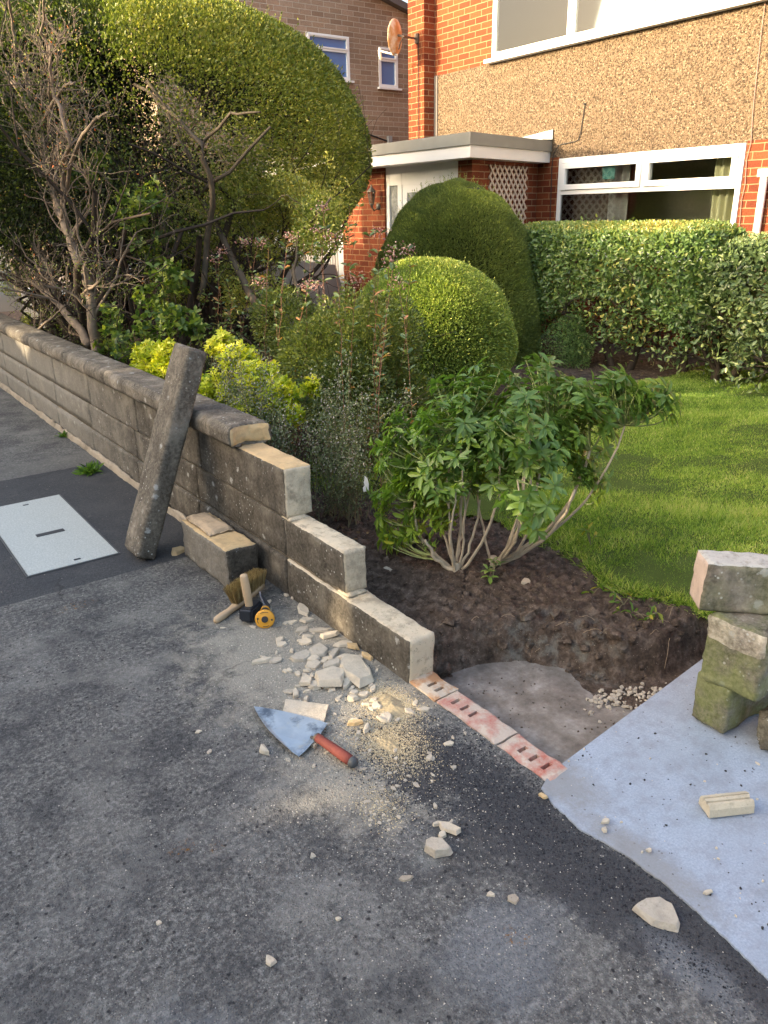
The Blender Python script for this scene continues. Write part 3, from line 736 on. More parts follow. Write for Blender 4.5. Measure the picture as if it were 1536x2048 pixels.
# ------------------------------------------------------------------ rubble
def rubble():
    G1 = 'pale stone rubble below the stepped wall'
    def chip(px, py, size, rot, seed, mt, lab, flat=.5, sub=1, tilt=.12, z=0, grp=None, name='stone_chip'):
        c = G(px, py); mb = MB(); vs, fs = shard((c[0], c[1], z), size, seed+(40 if py == 1832 else 0), rot=rot, sub=sub, tilt=tilt); mb.add(vs, fs)
        return tag(mb.build(name, mt), lab, 'stone chip', grp)
    big = [  # px, py, (L, W, H), rotation, material, label
     (712, 1342, (.19, .1, .05), 1.95, M_CHIP, 'largest flat cream slab in the rubble nearest the wall'),
     (666, 1364, (.12, .1, .055), 1.7, M_CHIP, 'thick cream rubble stone just left of the largest slab'),
     (664, 1338, (.06, .05, .05), .6, M_CHIPG, 'greyish chunk resting behind the thick cream rubble stone'),
     (636, 1306, (.085, .085, .035), .3, M_CHIPG, 'rounded grey-cream flake in the middle of the rubble'),
     (604, 1316, (.09, .06, .03), .5, M_CHIPG, 'flat grey-cream flake at the left of the rubble middle'),
     (628, 1332, (.075, .05, .025), .1, M_CHIP, 'thin cream flake below the rounded grey-cream flake'),
     (668, 1312, (.1, .035, .035), 1.3, M_CHIPG, 'narrow upright-looking grey sliver above the thick rubble stone'),
     (656, 1274, (.085, .035, .035), .35, M_CHIP, 'oblong cream chunk close to the wall in the upper rubble'),
     (640, 1262, (.12, .03, .02), .1, M_CHIPG, 'long dark-sided splinter in the upper rubble'),
     (608, 1222, (.1, .045, .025), 1.9, M_CHIP, 'long pale flake right of the chisel, against the wall'),
     (616, 1242, (.055, .04, .025), .3, M_CHIP, 'small square pale chip under the long pale flake'),
     (606, 1260, (.055, .045, .02), .9, M_CHIPG, 'flat greyish chip left of the dark-sided splinter'),
     (584, 1246, (.045, .03, .015), .2, M_CHIP, 'thin pale chip right of the yellow guard'),
     (611, 1366, (.075, .045, .04), 1.5, M_CHIP, 'upright cream wedge left of the thick rubble stone'),
     (630, 1374, (.055, .04, .03), 2.1, M_CHIPG, 'grey lump beside the cream wedge'),
     (694, 1372, (.07, .025, .03), 1.2, M_CHIP, 'narrow chip squeezed beside the thick rubble stone'),
     (706, 1296, (.055, .04, .03), 2.2, M_GOLD, 'golden chip touching the foot of the wall'),
     (732, 1314, (.055, .03, .03), 2.3, M_GOLD, 'second golden chip at the foot of the wall, nearer the largest slab'),
     (690, 1290, (.07, .04, .02), .2, M_CHIP, 'cream flake between the golden chip and the oblong chunk'),
     (727, 1390, (.035, .03, .02), .3, M_CHIP, 'pale lump above the sand heap'),
     (708, 1388, (.04, .028, .022), 1, M_CHIP, 'smaller pale lump left of the one above the sand heap'),
     (524, 1324, (.07, .028, .028), .45, M_CHIP, 'finger-shaped chip in the dust above the trowel tip'),
     (550, 1322, (.055, .04, .014), .3, M_CHIPG, 'thin grey flake touching the finger-shaped chip'),
     (564, 1290, (.05, .03, .012), .2, M_CHIP, 'thin white flake alone in the dust below the tools'),
     (579, 1384, (.04, .03, .012), .4, M_CHIPG, 'flat chip above the flat stone under the trowel'),
     (612, 1402, (.045, .02, .02), 1.5, M_CHIP, 'small upright chip just behind the trowel stone'),
     (587, 1196, (.04, .025, .012), .9, M_CHIP, 'pale leaf-shaped flake beside the chisel'),
     (572, 1192, (.045, .018, .012), 2.4, M_CHIP, 'slim flake between the chisel and the wall'),
     (446, 1256, (.022, .012, .006), .2, M_CHIP, 'tiny white flake under the brush handle'),
     (902, 1662, (.07, .034, .022), 2.6, M_CHIP, 'oblong brick-shaped pale piece on the dark asphalt'),
     (878, 1702, (.105, .055, .04), 2.6, M_CHIPG, 'rounded grey-cream stone below the oblong pale piece'),
     (884, 1672, (.03, .022, .016), .5, M_CHIP, 'pebble wedged between the oblong piece and the rounded stone'),
     (874, 1650, (.03, .015, .012), .5, M_CHIP, 'sliver left of the oblong pale piece'),
     (1322, 1832, (.125, .1, .022), 2.3, M_CHIPG, 'flat tan flagstone flake where the asphalt meets the driveway'),
     (528, 1504, (.05, .03, .025), 2.2, M_CHIP, 'lumpy white mortar crumb left of the trowel blade'),
     (732, 1460, (.055, .02, .02), 1.3, M_CHIP, 'stick-like golden chip in the sand heap'),
     (712, 1448, (.06, .025, .02), .2, M_GOLD, 'ribbed golden chip in the sand heap'),
     (1210, 1652, (.03, .02, .014), .3, M_CHIP, 'pale pebble on the driveway left of the fluted piece'),
     (1208, 1668, (.02, .016, .012), .9, M_CHIP, 'smaller pebble below the pale pebble on the driveway'),
     (1296, 1708, (.022, .015, .008), .2, M_CHIP, 'whitish flake low on the driveway'),
     (1414, 1792, (.026, .016, .008), .4, M_CHIP, 'whitish flake near the bottom right of the driveway'),
     (1370, 1668, (.018, .012, .006), .4, M_CHIP, 'tiny tan flake left of the fluted piece'),
     (1514, 1530, (.024, .012, .01), 2.0, M_CHIP, 'tan flake beside the brown lump at the right edge'),
     (1085, 1600, (.03, .016, .012), 2.4, M_GOLD, 'tan flake at the driveway tip below the last brick'),
     (540, 1924, (.045, .024, .014), 2.4, M_CHIP, 'crumbly cream piece at the bottom of the pavement'),
     (676, 1838, (.016, .012, .008), 0, M_CHIP, 'lone cream crumb in the lower pavement'),
     (318, 1846, (.018, .014, .008), 0, M_CHIP, 'lone cream pebble on the left pavement'),
     (396, 1464, (.03, .02, .008), 0, M_CHIP, 'yellowish crumb on the pavement left of the trowel'),
     (1025, 1800, (.034, .028, .01), 0, M_MORTAR, 'tan crumb pile on the lower right pavement'),
     (982, 1790, (.026, .02, .01), 0, M_CHIP, 'cream crumb left of the tan crumb pile'),
     (812, 1758, (.04, .025, .008), 0, M_MORTAR, 'flattened mortar crumb below the rounded stone'),
     (1270, 1190, (.06, .03, .03), 2.4, M_CHIPG, 'tan stone at the edge of the lawn soil'),
     (1050, 1195, (.06, .05, .035), 1, M_MORTAR, 'dull brown stone in the soil right of the bush'),
     (776, 1160, (.06, .03, .016), 2.5, M_CHIPG, 'grey slate flake in the soil behind the wall end'),
    ]
    for i, (px, py, sz, rot, mt, lab) in enumerate(big):
        if py < 1400 and px < 760 and py > 1200: sz = (sz[0]*1.22, sz[1]*1.22, sz[2]*.72)
        c = G(px, py); z = 0
        if 'soil' in lab: z = rough_soil(c[0], c[1])-.008
        elif 'driveway' in lab and 'asphalt' not in lab: z = .012
        rot2 = rot+TH*0
        chip(px, py, sz, rot-TH, 100+i, mt, lab, sub=1, z=z)
    # flat stone under the trowel
    cs = [G(572, 1404), G(657, 1416), G(648, 1452), G(630, 1500), G(560, 1450)]
    mb = MB(); n = len(cs); e = []
    for i in range(n):
        for k in range(7):
            p = cs[i]*(1-k/7)+cs[(i+1) % n]*k/7; e.append((p[0]+.004*mn.noise(Vector(p)*60), p[1]+.004*mn.noise(Vector(p)*50+Vector((3, 3, 3))), .001))
    mb.prism(e, (0, 0, .013)); tag(mb.build('flat_stone', M_CHIP), 'flat cream stone piece lying under the trowel blade', 'stone')
    # many small chips
    def scatter(n, cx, cy, sx, sy, s0, s1, mt, name, lab, grp, z=0.0, inside=None):
        mb = None
        for k in range(n):
            for _ in range(20):
                x = cx+random.gauss(0, sx); y = cy+random.gauss(0, sy)
                if x < 1.45 and (inside is None or inside(x, y)): break
            L = random.uniform(s0, s1); mb = MB(); vs, fs = shard((x, y, z), (L, L*random.uniform(.4, .8), L*random.uniform(.18, .4)), 1000+k+int(cx*100), sub=0); mb.add(vs, fs)
            tag(mb.build(name, mt), lab, 'stone chip', grp)
    random.seed(11)
    scatter(60, 1.28, 2.15, .1, .28, .015, .04, M_CHIP, 'stone_chip', 'small cream chip in the rubble spread below the stepped wall', 'small chips below the stepped wall')
    scatter(34, 1.3, 2.12, .07, .17, .035, .062, M_CHIP, 'stone_flake', 'mid-sized flat cream flake in the rubble spread below the stepped wall', 'mid-sized flakes below the stepped wall')
    scatter(40, 1.15, 1.62, .13, .14, .012, .03, M_CHIPG, 'stone_chip', 'small pale chip on the dark asphalt between the trowel handle and the bricks', 'small chips between trowel and bricks')
    scatter(14, 1.0, 1.45, .03, .03, .01, .018, M_CHIP, 'mortar_crumb', 'pale mortar crumb in the tight little cluster below the trowel', 'tight cluster of crumbs below the trowel')
    # grit: uncountable
    def grit(name, lab, n, gens, mt, s0, s1):
        Ps = []
        for (cx, cy, sx, sy, w_) in gens: Ps.append(np.stack([rng.normal(cx, sx, int(n*w_)), rng.normal(cy, sy, int(n*w_)), np.zeros(int(n*w_))], 1))
        P = np.concatenate(Ps); P = P[(P[:, 0] < 1.455) | (P[:, 1] < 1.9) & (P[:, 0] < 1.47)]; n = len(P)
        T = np.array([(1,0,0),(-.5,.87,0),(-.5,-.87,0),(0,0,.9)]); S = rng.uniform(s0, s1, n)*rng.uniform(.5, 1, n)
        ang = rng.uniform(0, 6.28, n); c, s = np.cos(ang), np.sin(ang)
        V = np.zeros((n, 4, 3)); V[:, :, 0] = T[None, :, 0]*c[:, None]-T[None, :, 1]*s[:, None]; V[:, :, 1] = T[None, :, 0]*s[:, None]+T[None, :, 1]*c[:, None]; V[:, :, 2] = T[None, :, 2]
        V = V*S[:, None, None]*rng.uniform(.6, 1.2, (n, 4, 1))+P[:, None, :]
        o = cloud(name, V.reshape(-1, 3), 4, [(0, 1, 3), (1, 2, 3), (2, 0, 3)], n, mt); return tag(o, lab, 'grit', kind='stuff')
    grit('stone_grit', 'fine cream grit and dust scattered over the pavement', 9000, [(1.22, 2.2, .14, .32, .45), (1.1, 1.6, .2, .25, .2), (.85, 1.5, .3, .5, .1), (.5, 2.6, .8, 1.4, .06), (1.15, 1.0, .2, .35, .08)], leafmat('cream_grit', [(0, (.25, .22, .17)), (1, (.66, .6, .5))], .9, 0), .001, .0042)
    grit('bitumen_grit', 'loose black asphalt crumbs along the bricks and the driveway edge', 11000, [(1.33, 1.35, .09, .25, .4), (1.34, .95, .06, .3, .35), (1.2, 1.55, .1, .15, .25)], leafmat('black_grit', [(0, (.01, .01, .012)), (1, (.07, .07, .075))], .9, 0), .0015, .006)
    # sand heaps: low mounds with sandy grit on them
    def heap(name, lab, cx, cy, rx, ry, h, seed):
        f = lambda x, y: 0
        mb = MB(); vs = []; fs = []; nr, na = 14, 48
        for i in range(nr+1):
            for j in range(na):
                r = i/nr; a = 2*pi*j/na; w_ = 1+.3*mn.noise(Vector((cos(a)*2, sin(a)*2, seed)))
                x = cx+rx*r*w_*cos(a); y = cy+ry*r*w_*sin(a); z = h*(1-r**1.5)*(1+.5*mn.noise(Vector((x*40, y*40, 0))))+.004*mn.noise(Vector((x*120, y*120, 0)))*(1-r)-.001
                vs.append((x, y, z))
        for i in range(nr):
            for j in range(na): fs.append((i*na+j, i*na+(j+1) % na, (i+1)*na+(j+1) % na, (i+1)*na+j))
        mb.add(vs, fs); o = mb.build(name, [stone_new('sandy_dust'+str(seed), (.42, .34, .21), .4, False, 4)], smooth=True, fix=False); tag(o, lab, 'sand', kind='stuff')
    heap('sand_heap', 'small heap of golden stone dust below the largest rubble slab', 1.33, 1.85, .05, .08, .012, 1)
    heap('dust_heap', 'thin spread of sandy dust beside the trowel handle', 1.2, 1.68, .035, .06, .005, 2)
    grit('sand_grains', 'golden sand grains around the dust heaps', 22000, [(1.33, 1.86, .04, .065, .5), (1.21, 1.69, .055, .085, .45), (1.02, 1.47, .04, .05, .05)], leafmat('golden_grit', [(0, (.35, .26, .14)), (1, (.72, .6, .38))], .9, 0), .001, .004)
rubble()

# ------------------------------------------------------------------ tools
def tools():
    V3 = lambda p: Vector(p)
    # hand brush standing on its side against block
    a = Vector(G(430, 1248)); hb = thing('hand_brush', 'wooden hand brush with stiff tan bristles lying behind the lump hammer', 'brush', (a.x, a.y, 0))
    b = Vector(G(500, 1200)); d = (b-a); d.z = 0; d.normalize(); sd = Vector((-d.y, d.x, 0))
    mb = MB(); L = .30; n = 20; vs = []; fs = []
    # paddle: narrow rounded grip widening to the stock, standing on its edge, tilted
    prof = [(0, .006, .012), (.012, .014, .016), (.05, .017, .017), (.1, .013, .015), (.13, .017, .016), (.16, .022, .018), (.3, .022, .018), (.33, .02, .016)]
    bend = lambda s: Vector((0, 0, .014+.02*max(0, s-.1)/.2))
    ring = 12
    for (s, w_, h_) in prof:
        c = a+d*s+bend(s)
        for k in range(ring):
            t = 2*pi*k/ring; ct, st_ = cos(t), sin(t)
            vs.append(c+sd*(abs(ct)**.6*math.copysign(w_, ct))+Vector((0, 0, abs(st_)**.6*math.copysign(h_*.8, st_))))
    for i in range(len(prof)-1):
        for k in range(ring): fs.append((i*ring+k, i*ring+(k+1) % ring, (i+1)*ring+(k+1) % ring, (i+1)*ring+k))
    fs += [tuple(range(ring-1, -1, -1)), tuple(range((len(prof)-1)*ring, len(prof)*ring))]
    mb.add(vs, fs); mb.build('handle', M_WOOD, hb, smooth=True)
    P = []; A = []
    n = 2600; s = rng.uniform(.135, .33, n); o_ = rng.uniform(-.018, .018, n)
    dn_ = np.array(d); sn = np.array(sd)
    P = np.array(a)[None]+dn_[None]*s[:, None]+sn[None]*o_[:, None]+np.array([0, 0, .03])[None]
    A = np.array([0, 0, 1.0])[None]+rng.normal(0, .09, (n, 3))+dn_[None]*((s-.23)*1.6)[:, None]+sn[None]*(o_*8+.15)[:, None]
    V, k, f, n = leaves(P, A, rng.normal(size=(n, 3)), .075+.012*rng.random(n), .0022, (np.array([(0,.5,0),(0,-.5,0),(1,-.3,0),(1,.3,0)]), [(0,1,2,3)]))
    cloud('bristles', V, k, f, n, leafmat('bristle', [(0, (.16, .1, .04)), (.6, (.34, .24, .1)), (1, (.48, .37, .18))], .6, .2), hb)
    # lump hammer standing on its head, handle up
    c = Vector(G(497, 1246)); hd = thing('lump_hammer', 'black lump hammer standing on its head with the short wooden handle up', 'hammer', (c.x+.02, c.y+.02, 0))
    ang = math.atan2(d.y, d.x)+.25
    M = Matrix.Translation((c.x+.03, c.y+.03, .03)) @ Matrix.Rotation(ang, 4, 'Z') @ Matrix.Rotation(.12, 4, 'Y')
    bm = bmesh.new(); bmesh.ops.create_cube(bm, size=1); 
    for v in bm.verts: v.co = Vector((v.co.x*.125, v.co.y*.06, v.co.z*.058))
    bmesh.ops.bevel(bm, geom=list(bm.edges), offset=.009, segments=3, affect='EDGES')
    for v in bm.verts: v.co = M @ v.co
    zm = min(v.co.z for v in bm.verts)
    for v in bm.verts: v.co.z -= zm
    bm.verts.index_update(); mb = MB(); mb.add([v.co.copy() for v in bm.verts], [[v.index for v in f.verts] for f in bm.faces]); bm.free()
    mb.build('head', M_BLACK, hd, smooth=False)
    hc = M @ Vector((-.012, 0, .02)); top = Vector(hc)+Vector((-.012, .006, .158))
    mb = MB(); mb.tube([hc, hc.lerp(top, .1), hc.lerp(top, .45), hc.lerp(top, .8), hc.lerp(top, .97), top], [.0145, .016, .0185, .0175, .0165, .0135], 16); mb.build('handle', M_WOOD, hd, smooth=True)
    # bolster chisel with a round yellow hand guard facing the camera
    c = Vector(G(531, 1254, .0)); ch = thing('bolster_chisel', 'bolster chisel with a round yellow hand guard lying beside the lump hammer', 'chisel', (c.x, c.y, 0))
    Y = simple('yellow_rubber', (.7, .33, .03), .5, 0, .12, 30, .15); YB = simple('black_rubber', (.03, .03, .03), .6)
    gc = c+Vector((0, 0, .038)); tip = Vector(G(535, 1180)); tip.z = .055; ax = (tip-gc); ax.z = .012; ax.normalize(); face = (-ax)
    face = (face+Vector((-.1, -.25, .3))).normalized()
    mb = MB(); mb.lathe(gc, face, [(-.006, .03), (-.003, .039), (.001, .041), (.005, .038), (.0065, .03), (.0062, .018), (.008, .016)], 36); mb.build('guard', Y, ch, smooth=True)
    mb = MB(); mb.lathe(gc+face*.0075, face, [(0, .0145), (.004, .013), (.0045, .004)], 24)
    e1 = face.orthogonal().normalized(); e2 = face.cross(e1)
    for k in range(2):
        p = gc+face*.0058+(e1*cos(2.2+k*pi)+e2*sin(2.2+k*pi))*.029; mb.lathe(p, face, [(0, .0045), (.0012, .004)], 12)
    # raised lettering reduced to the small dark arcs that can be seen
    for (a0, a1) in ((.5, 1.3), (3.4, 4.5), (5.3, 6.0)):
        pts = [gc+face*.0068+(e1*cos(t)+e2*sin(t))*.031 for t in np.linspace(a0, a1, 7)]
        mb.tube(pts, .0012, 5)
    mb.build('strike_face', YB, ch)
    mb = MB(); g0 = gc-face*.004; g1 = g0+ax*.075
    mb.tube([g0, g0.lerp(g1, .3), g0.lerp(g1, .7), g1], [.013, .0165, .0175, .015], 16); grip = mb.build('grip', YB, ch, smooth=True)
    mb = MB(); mb.lathe(g1-ax*.006, ax, [(0, .0175), (.003, .0195), (.008, .0185), (.01, .012)], 20); mb.build('collar', Y, ch, smooth=True)
    side = ax.cross(Vector((0, 0, 1))).normalized(); upv = (side*-.45+Vector((0, 0, 1))*.85).normalized()
    b0 = g1; sh = b0+ax*.03
    mb = MB(); mb.tube([b0, sh], .008, 10)
    poly = []
    nrm = ax.cross(upv).normalized()
    for (s, w_) in ((0, .008), (.01, .022), (.025, .042), (.055, .048), (.055, -.036), (.03, -.034), (.012, -.02), (0, -.008)):
        poly.append(np.array(sh+ax*s+upv*w_-nrm*.0025))
    mb.prism(poly, np.array(nrm*.005)); mb.build('blade', simple('worn_steel', (.13, .14, .17), .45, .5, .4, 20, .2), ch)
    # trowel
    tp = Vector(G(508, 1412, .02)); tc = Vector(G(655, 1446, .02)); lc = Vector(G(598, 1517, .006)); heel = Vector(G(633, 1482, .016)); he = Vector(G(708, 1522, .03))
    tr = thing('trowel', 'bricklaying trowel with a pointed steel blade and red handle on a flat stone', 'trowel', (heel.x, heel.y, 0))
    # outline of blade: tip -> right shoulder -> heel -> left shoulder
    def q(p0, p1, bulge, n=8, inv=1):
        d_ = p1-p0; o = Vector((-d_.y, d_.x, 0)).normalized()*-bulge
        return [p0.lerp(p1, k/n)+o*4*(k/n)*(1-k/n) for k in range(n)]
    tip_r = [tp+Vector((.004, .006, 0)), tp]
    out = q(tp, tc, -.010, 10)+q(tc, heel+(tc-heel)*.12, -.0, 4)+q(heel+(tc-heel)*.12, lc, 0, 6)+q(lc, tp, -.018, 10)
    zf = lambda p: .0165+.004*((p-tp).length)
    top = [Vector((p.x, p.y, .017 if (p-lc).length > .05 else .012)) for p in out]
    M_ST = mat('trowel_steel'); mt, t, b = M_ST; co = coord(t)
    c_ = mixc(t, noi(t, co, 16, 6, .6), (.22, .28, .36), (.55, .6, .62)); c_ = mixc(t, ramp(t, noi(t, co, 22, 7, .7, (3, 3, 3)), [(.55, 0), (.68, .6)]), c_, (.5, .49, .42))
    c_ = mixc(t, ramp(t, noi(t, co, 9, 6, .7, (1, 8, 3)), [(.5, 0), (.64, .85)]), c_, (.07, .09, .12))
    t.links.new(c_, b.inputs['Base Color']); b.inputs['Metallic'].default_value = .6; b.inputs['Roughness'].default_value = .33
    bump(t, b, noi(t, co, 40, 5), .15, .002)
    mb = MB(); mb.prism([np.array(p) for p in top], (0, 0, .0022)); mb.build('blade', mt, tr)
    mb = MB(); dh = (he-heel).normalized()
    hs = heel+Vector((0, 0, .012)); sk = [Vector((heel.x, heel.y, .019))-dh*.025, Vector((heel.x, heel.y, .024)), hs+dh*.012+Vector((0, 0, .006))]
    mb.tube(sk, [.006, .0065, .006], 10); mb.build('tang', simple('dark_tang', (.12, .11, .1), .5, .6), tr, smooth=True)
    h0 = Vector((heel.x, heel.y, .032))+dh*.004; h1 = Vector((he.x, he.y, .024))-dh*.012
    Lh = (h1-h0).length; hd_ = (h1-h0).normalized()
    mb = MB(); mb.lathe(h0, hd_, [(0, .012), (.004, .0145), (Lh*.2, .0145), (Lh*.5, .0165), (Lh*.85, .0175), (Lh, .016)], 20)
    mb.build('handle', simple('dusty_red_rubber', (.16, .035, .025), .8, 0, .5, 25, .15), tr, smooth=True)
    mb = MB(); mb.lathe(h1, hd_, [(0, .0168), (.004, .0178), (.014, .0172), (.019, .012)], 20); mb.build('end_cap', simple('grey_black_rubber', (.06, .065, .07), .6), tr, smooth=True)
    mb = MB(); mb.lathe(h0-hd_*.006, hd_, [(0, .011), (.004, .0145), (.009, .0135)], 20); mb.build('ferrule', simple('brown_metal', (.14, .11, .08), .5, .5), tr, smooth=True)
tools()

def utility_cover():
    x0, x1, y0, y1 = .565, 1.01, 3.745, 4.88
    r = thing('inspection_cover', 'pale speckled rectangular utility cover set in the dark asphalt', 'utility cover', ((x0+x1)/2, (y0+y1)/2, 0))
    mt, t, b = mat('cover_concrete'); co = coord(t); f = noi(t, co, 120, 4, .7)
    c = ramp(t, f, [(.3, (.3, .32, .3)), (.6, (.5, .52, .49)), (.75, (.64, .65, .6))]); c = mixc(t, mth(t, 'MULTIPLY', noi(t, co, 6, 5), .4), c, (.36, .38, .35))
    t.links.new(c, b.inputs['Base Color']); b.inputs['Roughness'].default_value = .7; bump(t, b, f, .3, .002)
    mb = MB(); mb.box((x0+.006, y0+.006, -.02), (x1-.006, y1-.006, .007)); mb.build('lid', mt, r)
    M_E = simple('cover_frame', (.1, .1, .1), .6, .3); mb = MB()
    for a_, b_ in (((x0-.004, y0-.004), (x0+.003, y1+.004)), ((x1-.003, y0-.004), (x1+.004, y1+.004)), ((x0+.003, y0-.004), (x1-.003, y0+.003)), ((x0+.003, y1-.003), (x1-.003, y1+.004))): mb.box((*a_, -.02), (*b_, .0055))
    mb.build('frame', M_E, r)
    M_D = simple('dark_badge', (.05, .05, .055), .5, .3)
    p = G(102, 1068); mb = MB(); mb.box((p[0]-.075, p[1]-.02, .006), (p[0]+.07, p[1]+.02, .0095)); mb.build('badge', M_D, r)
    for (px, py) in ((155, 1121), (52, 1012)):
        mb = MB(); p = G(px, py); mb.box((p[0]-.016, p[1]-.008, .006), (p[0]+.016, p[1]+.008, .0085)); mb.build('lifting_slot', M_BLACK, r)
utility_cover()

# ------------------------------------------------------------------ houses
def wallpiece(house, name, a, b, mt, label=None):
    mb = MB(); mb.box(a, b); return mb.build(name, mt, house, label=label)
def curtain(parent, x, y0, y1, z0, z1, mt, amp=.03, folds=9, name='curtain', gather=0):
    mb = MB(); n = folds*8; vs = []; fs = []
    for k in range(n+1):
        u = k/n; y = y0+(y1-y0)*u; dx = amp*sin(u*folds*2*pi)+amp*.4*sin(u*folds*5.1+1)
        for j, z in enumerate((z0, (z0+z1)/2, z1)):
            vs.append((x+dx, y+gather*(1-j/2)*(u-.5), z))
    for k in range(n):
        for j in range(2): fs.append((k*3+j, (k+1)*3+j, (k+1)*3+j+1, k*3+j+1))
    mb.add(vs, fs); return mb.build(name, mt, parent, smooth=True, fix=False)
def pane(parent, a, b, mt=None, name='pane'):
    mb = MB(); mb.box(a, b); return mb.build(name, mt or M_GLASS, parent)
def bars(mb, x0, x1, y0, y1, z0, z1, w_):
    """a rectangular frame ring in a plane x = const"""
    mb.box((x0, y0, z0), (x1, y0+w_, z1)); mb.box((x0, y1-w_, z0), (x1, y1, z1))
    mb.box((x0, y0+w_, z0), (x1, y1-w_, z0+w_)); mb.box((x0, y0+w_, z1-w_), (x1, y1-w_, z1))
def near_house():
    H = thing('house', 'red brick and pebbledash house with white windows and a flat roofed porch', 'house', (8, 7, 0))
    X0, X1 = 8.0, 8.25
    # brick below and beside the ground floor window
    wallpiece(H, 'brick_wall', (X0, -4, -.3), (X1, 4.82, 2.2), M_BRX)
    wallpiece(H, 'brick_wall', (X0, 4.82, -.3), (X1, 7.30, 1.08), M_BRX)
    wallpiece(H, 'brick_wall', (X0, 7.30, -.3), (X1, 9.85, 2.2), M_BRX)
    wallpiece(H, 'pebbledash_panel', (X0, 4.82-1e-3, 2.185), (X1, 7.301, 3.40), M_PEB)
    wallpiece(H, 'pebbledash_panel', (X0, -4, 2.2), (X1, 4.819, 3.40), M_PEB)
    wallpiece(H, 'pebbledash_panel', (X0, 7.301, 2.2), (X1, 9.85, 3.40), M_PEB)
    wallpiece(H, 'brick_wall', (X0, 8.57, 3.4), (X1, 9.85, 6.2), M_BRX)
    wallpiece(H, 'brick_wall', (X0, -4, 3.4), (X1, 3.6, 6.2), M_BRX)
    wallpiece(H, 'brick_wall', (X0, 3.6, 4.65), (X1, 8.57, 6.2), M_BRX)
    yR = PX(848, 200, 7.8)[1]; yL = PX(817, 200, 7.8)[1]
    mb = MB(); mb.box((7.8, yR, -.3), (8.3, yL, 6.2)); mb.build('brick_pier', [M_BRX], H)
    me = bpy.data.objects['brick_pier'].data; me.materials.append(M_BRY)
    for p in me.polygons:
        if abs(p.normal.y) > .5: p.material_index = 1
    wallpiece(H, 'side_wall', (8.3, yL-.1, -.3), (15, yL, 6.2), M_BRY)
    wallpiece(H, 'lead_strip', (7.985, 9.68, 2.2), (8.002, 9.75, 3.4), simple('grey_strip', (.2, .18, .16), .9))
    # dark room behind
    room = MB(); room.box((8.26, 3.2, .2), (9.05, 9.4, 2.6)); 
    o = room.build('room', M_DARK, H); 
    for nm, (a, b) in {'room': ((8.26, 3.0, 2.9), (9.05, 9.4, 5.6))}.items():
        room = MB(); room.box(a, b); room.build(nm, simple('pale_room', (.13, .14, .145), .9, 0, .1, 2, 0), H)
    for ob in [o_ for o_ in bpy.data.objects if o_.name.startswith('room')]:
        bm = bmesh.new(); bm.from_mesh(ob.data)      # open the side towards the windows
        f = min(bm.faces, key=lambda f: f.calc_center_median().x); bmesh.ops.delete(bm, geom=[f], context='FACES_ONLY'); bm.to_mesh(ob.data); bm.free()
    # ground floor window
    y0, y1, z0, z1 = 4.825, 7.295, 1.08, 2.182
    mb = MB(); bars(mb, 7.985, 8.06, y0, y1, z0, z1, .055); mb.box((7.987, y0+.055, 1.765), (8.058, y1-.055, 1.815))
    mb.box((7.989, 6.01, 1.815), (8.056, 6.05, z1-.055))
    win = mb.build('window', M_WHITE, H)
    for (a, b) in ((y0+.06, 6.005), (6.055, y1-.06)):
        mb = MB(); bars(mb, 7.965, 8.03, a, b, 1.82, z1-.06, .06); mb.build('casement', M_WHITE, win)
        pane(win, (8.0, a+.058, 1.878), (8.006, b-.058, z1-.118))
    pane(win, (8.0, y0+.053, z0+.053), (8.006, y1-.053, 1.767))
    mb = MB(); mb.box((7.93, y0-.04, z0-.05), (8.06, y1+.04, z0-.002)); mb.build('sill', M_WHITE, win)
    curtain(win, 8.2, 4.9, 5.28, 1.1, 2.15, M_CURT, .035, 4, gather=-.05)
    curtain(win, 8.2, 6.55, 7.25, 1.1, 2.15, simple('net_curtain', (.24, .22, .16), .9, 0, .2, 5, 0), .02, 7)
    curtain(win, 8.16, 6.35, 6.62, 1.1, 2.15, M_CURTW, .03, 3)
    mb = MB(); mb.box((8.03, 6.46, 1.92), (8.033, 6.64, 2.09)); mb.build('window_sticker', simple('turquoise_sticker', (.12, .42, .4), .6, 0, .1, 5, 0), win)
    # upper window
    y0, y1, z0, z1 = 3.6, 8.565, 3.44, 4.65
    mb = MB(); bars(mb, 7.985, 8.06, y0, y1, z0, z1, .07); mb.box((7.987, 7.17, z0+.07), (8.058, 7.29, z1-.07)); mb.box((7.987, 5.4, z0+.07), (8.058, 5.52, z1-.07))
    win = mb.build('window', M_WHITE, H)
    for (a, b) in ((y0+.07, 5.4), (5.52, 7.17), (7.29, y1-.07)): pane(win, (8.0, a-.002, z0+.068), (8.006, b+.002, z1-.068), glassmat('upper_glass', (.7, .76, .78), .3))
    mb = MB(); mb.box((7.9, y0-.05, z0-.045), (8.05, y1+.06, z0-.002)); mb.build('sill', M_WHITE, win)
    curtain(win, 8.2, 7.3, 8.5, 3.45, 4.65, simple('grey_net', (.26, .29, .3), .9, 0, .05, 3, 0), .03, 9); curtain(win, 8.14, 7.75, 7.79, 3.45, 4.65, M_CURT, .008, 1)
    curtain(win, 8.2, 6.35, 7.15, 3.45, 4.65, M_CURTW, .06, 6, gather=.2); curtain(win, 8.2, 7.3, 7.42, 3.45, 4.65, M_CURT, .02, 2)
    curtain(win, 8.3, 3.7, 6.2, 3.45, 4.65, simple('pale_blind', (.3, .31, .26), .9, 0, .05, 3, 0), .008, 14, name='blind')
    # porch roof
    zb, zw, zt = 2.145, 2.268, 2.392
    A = (6.2, 6.95); B = (8.0, 7.44)
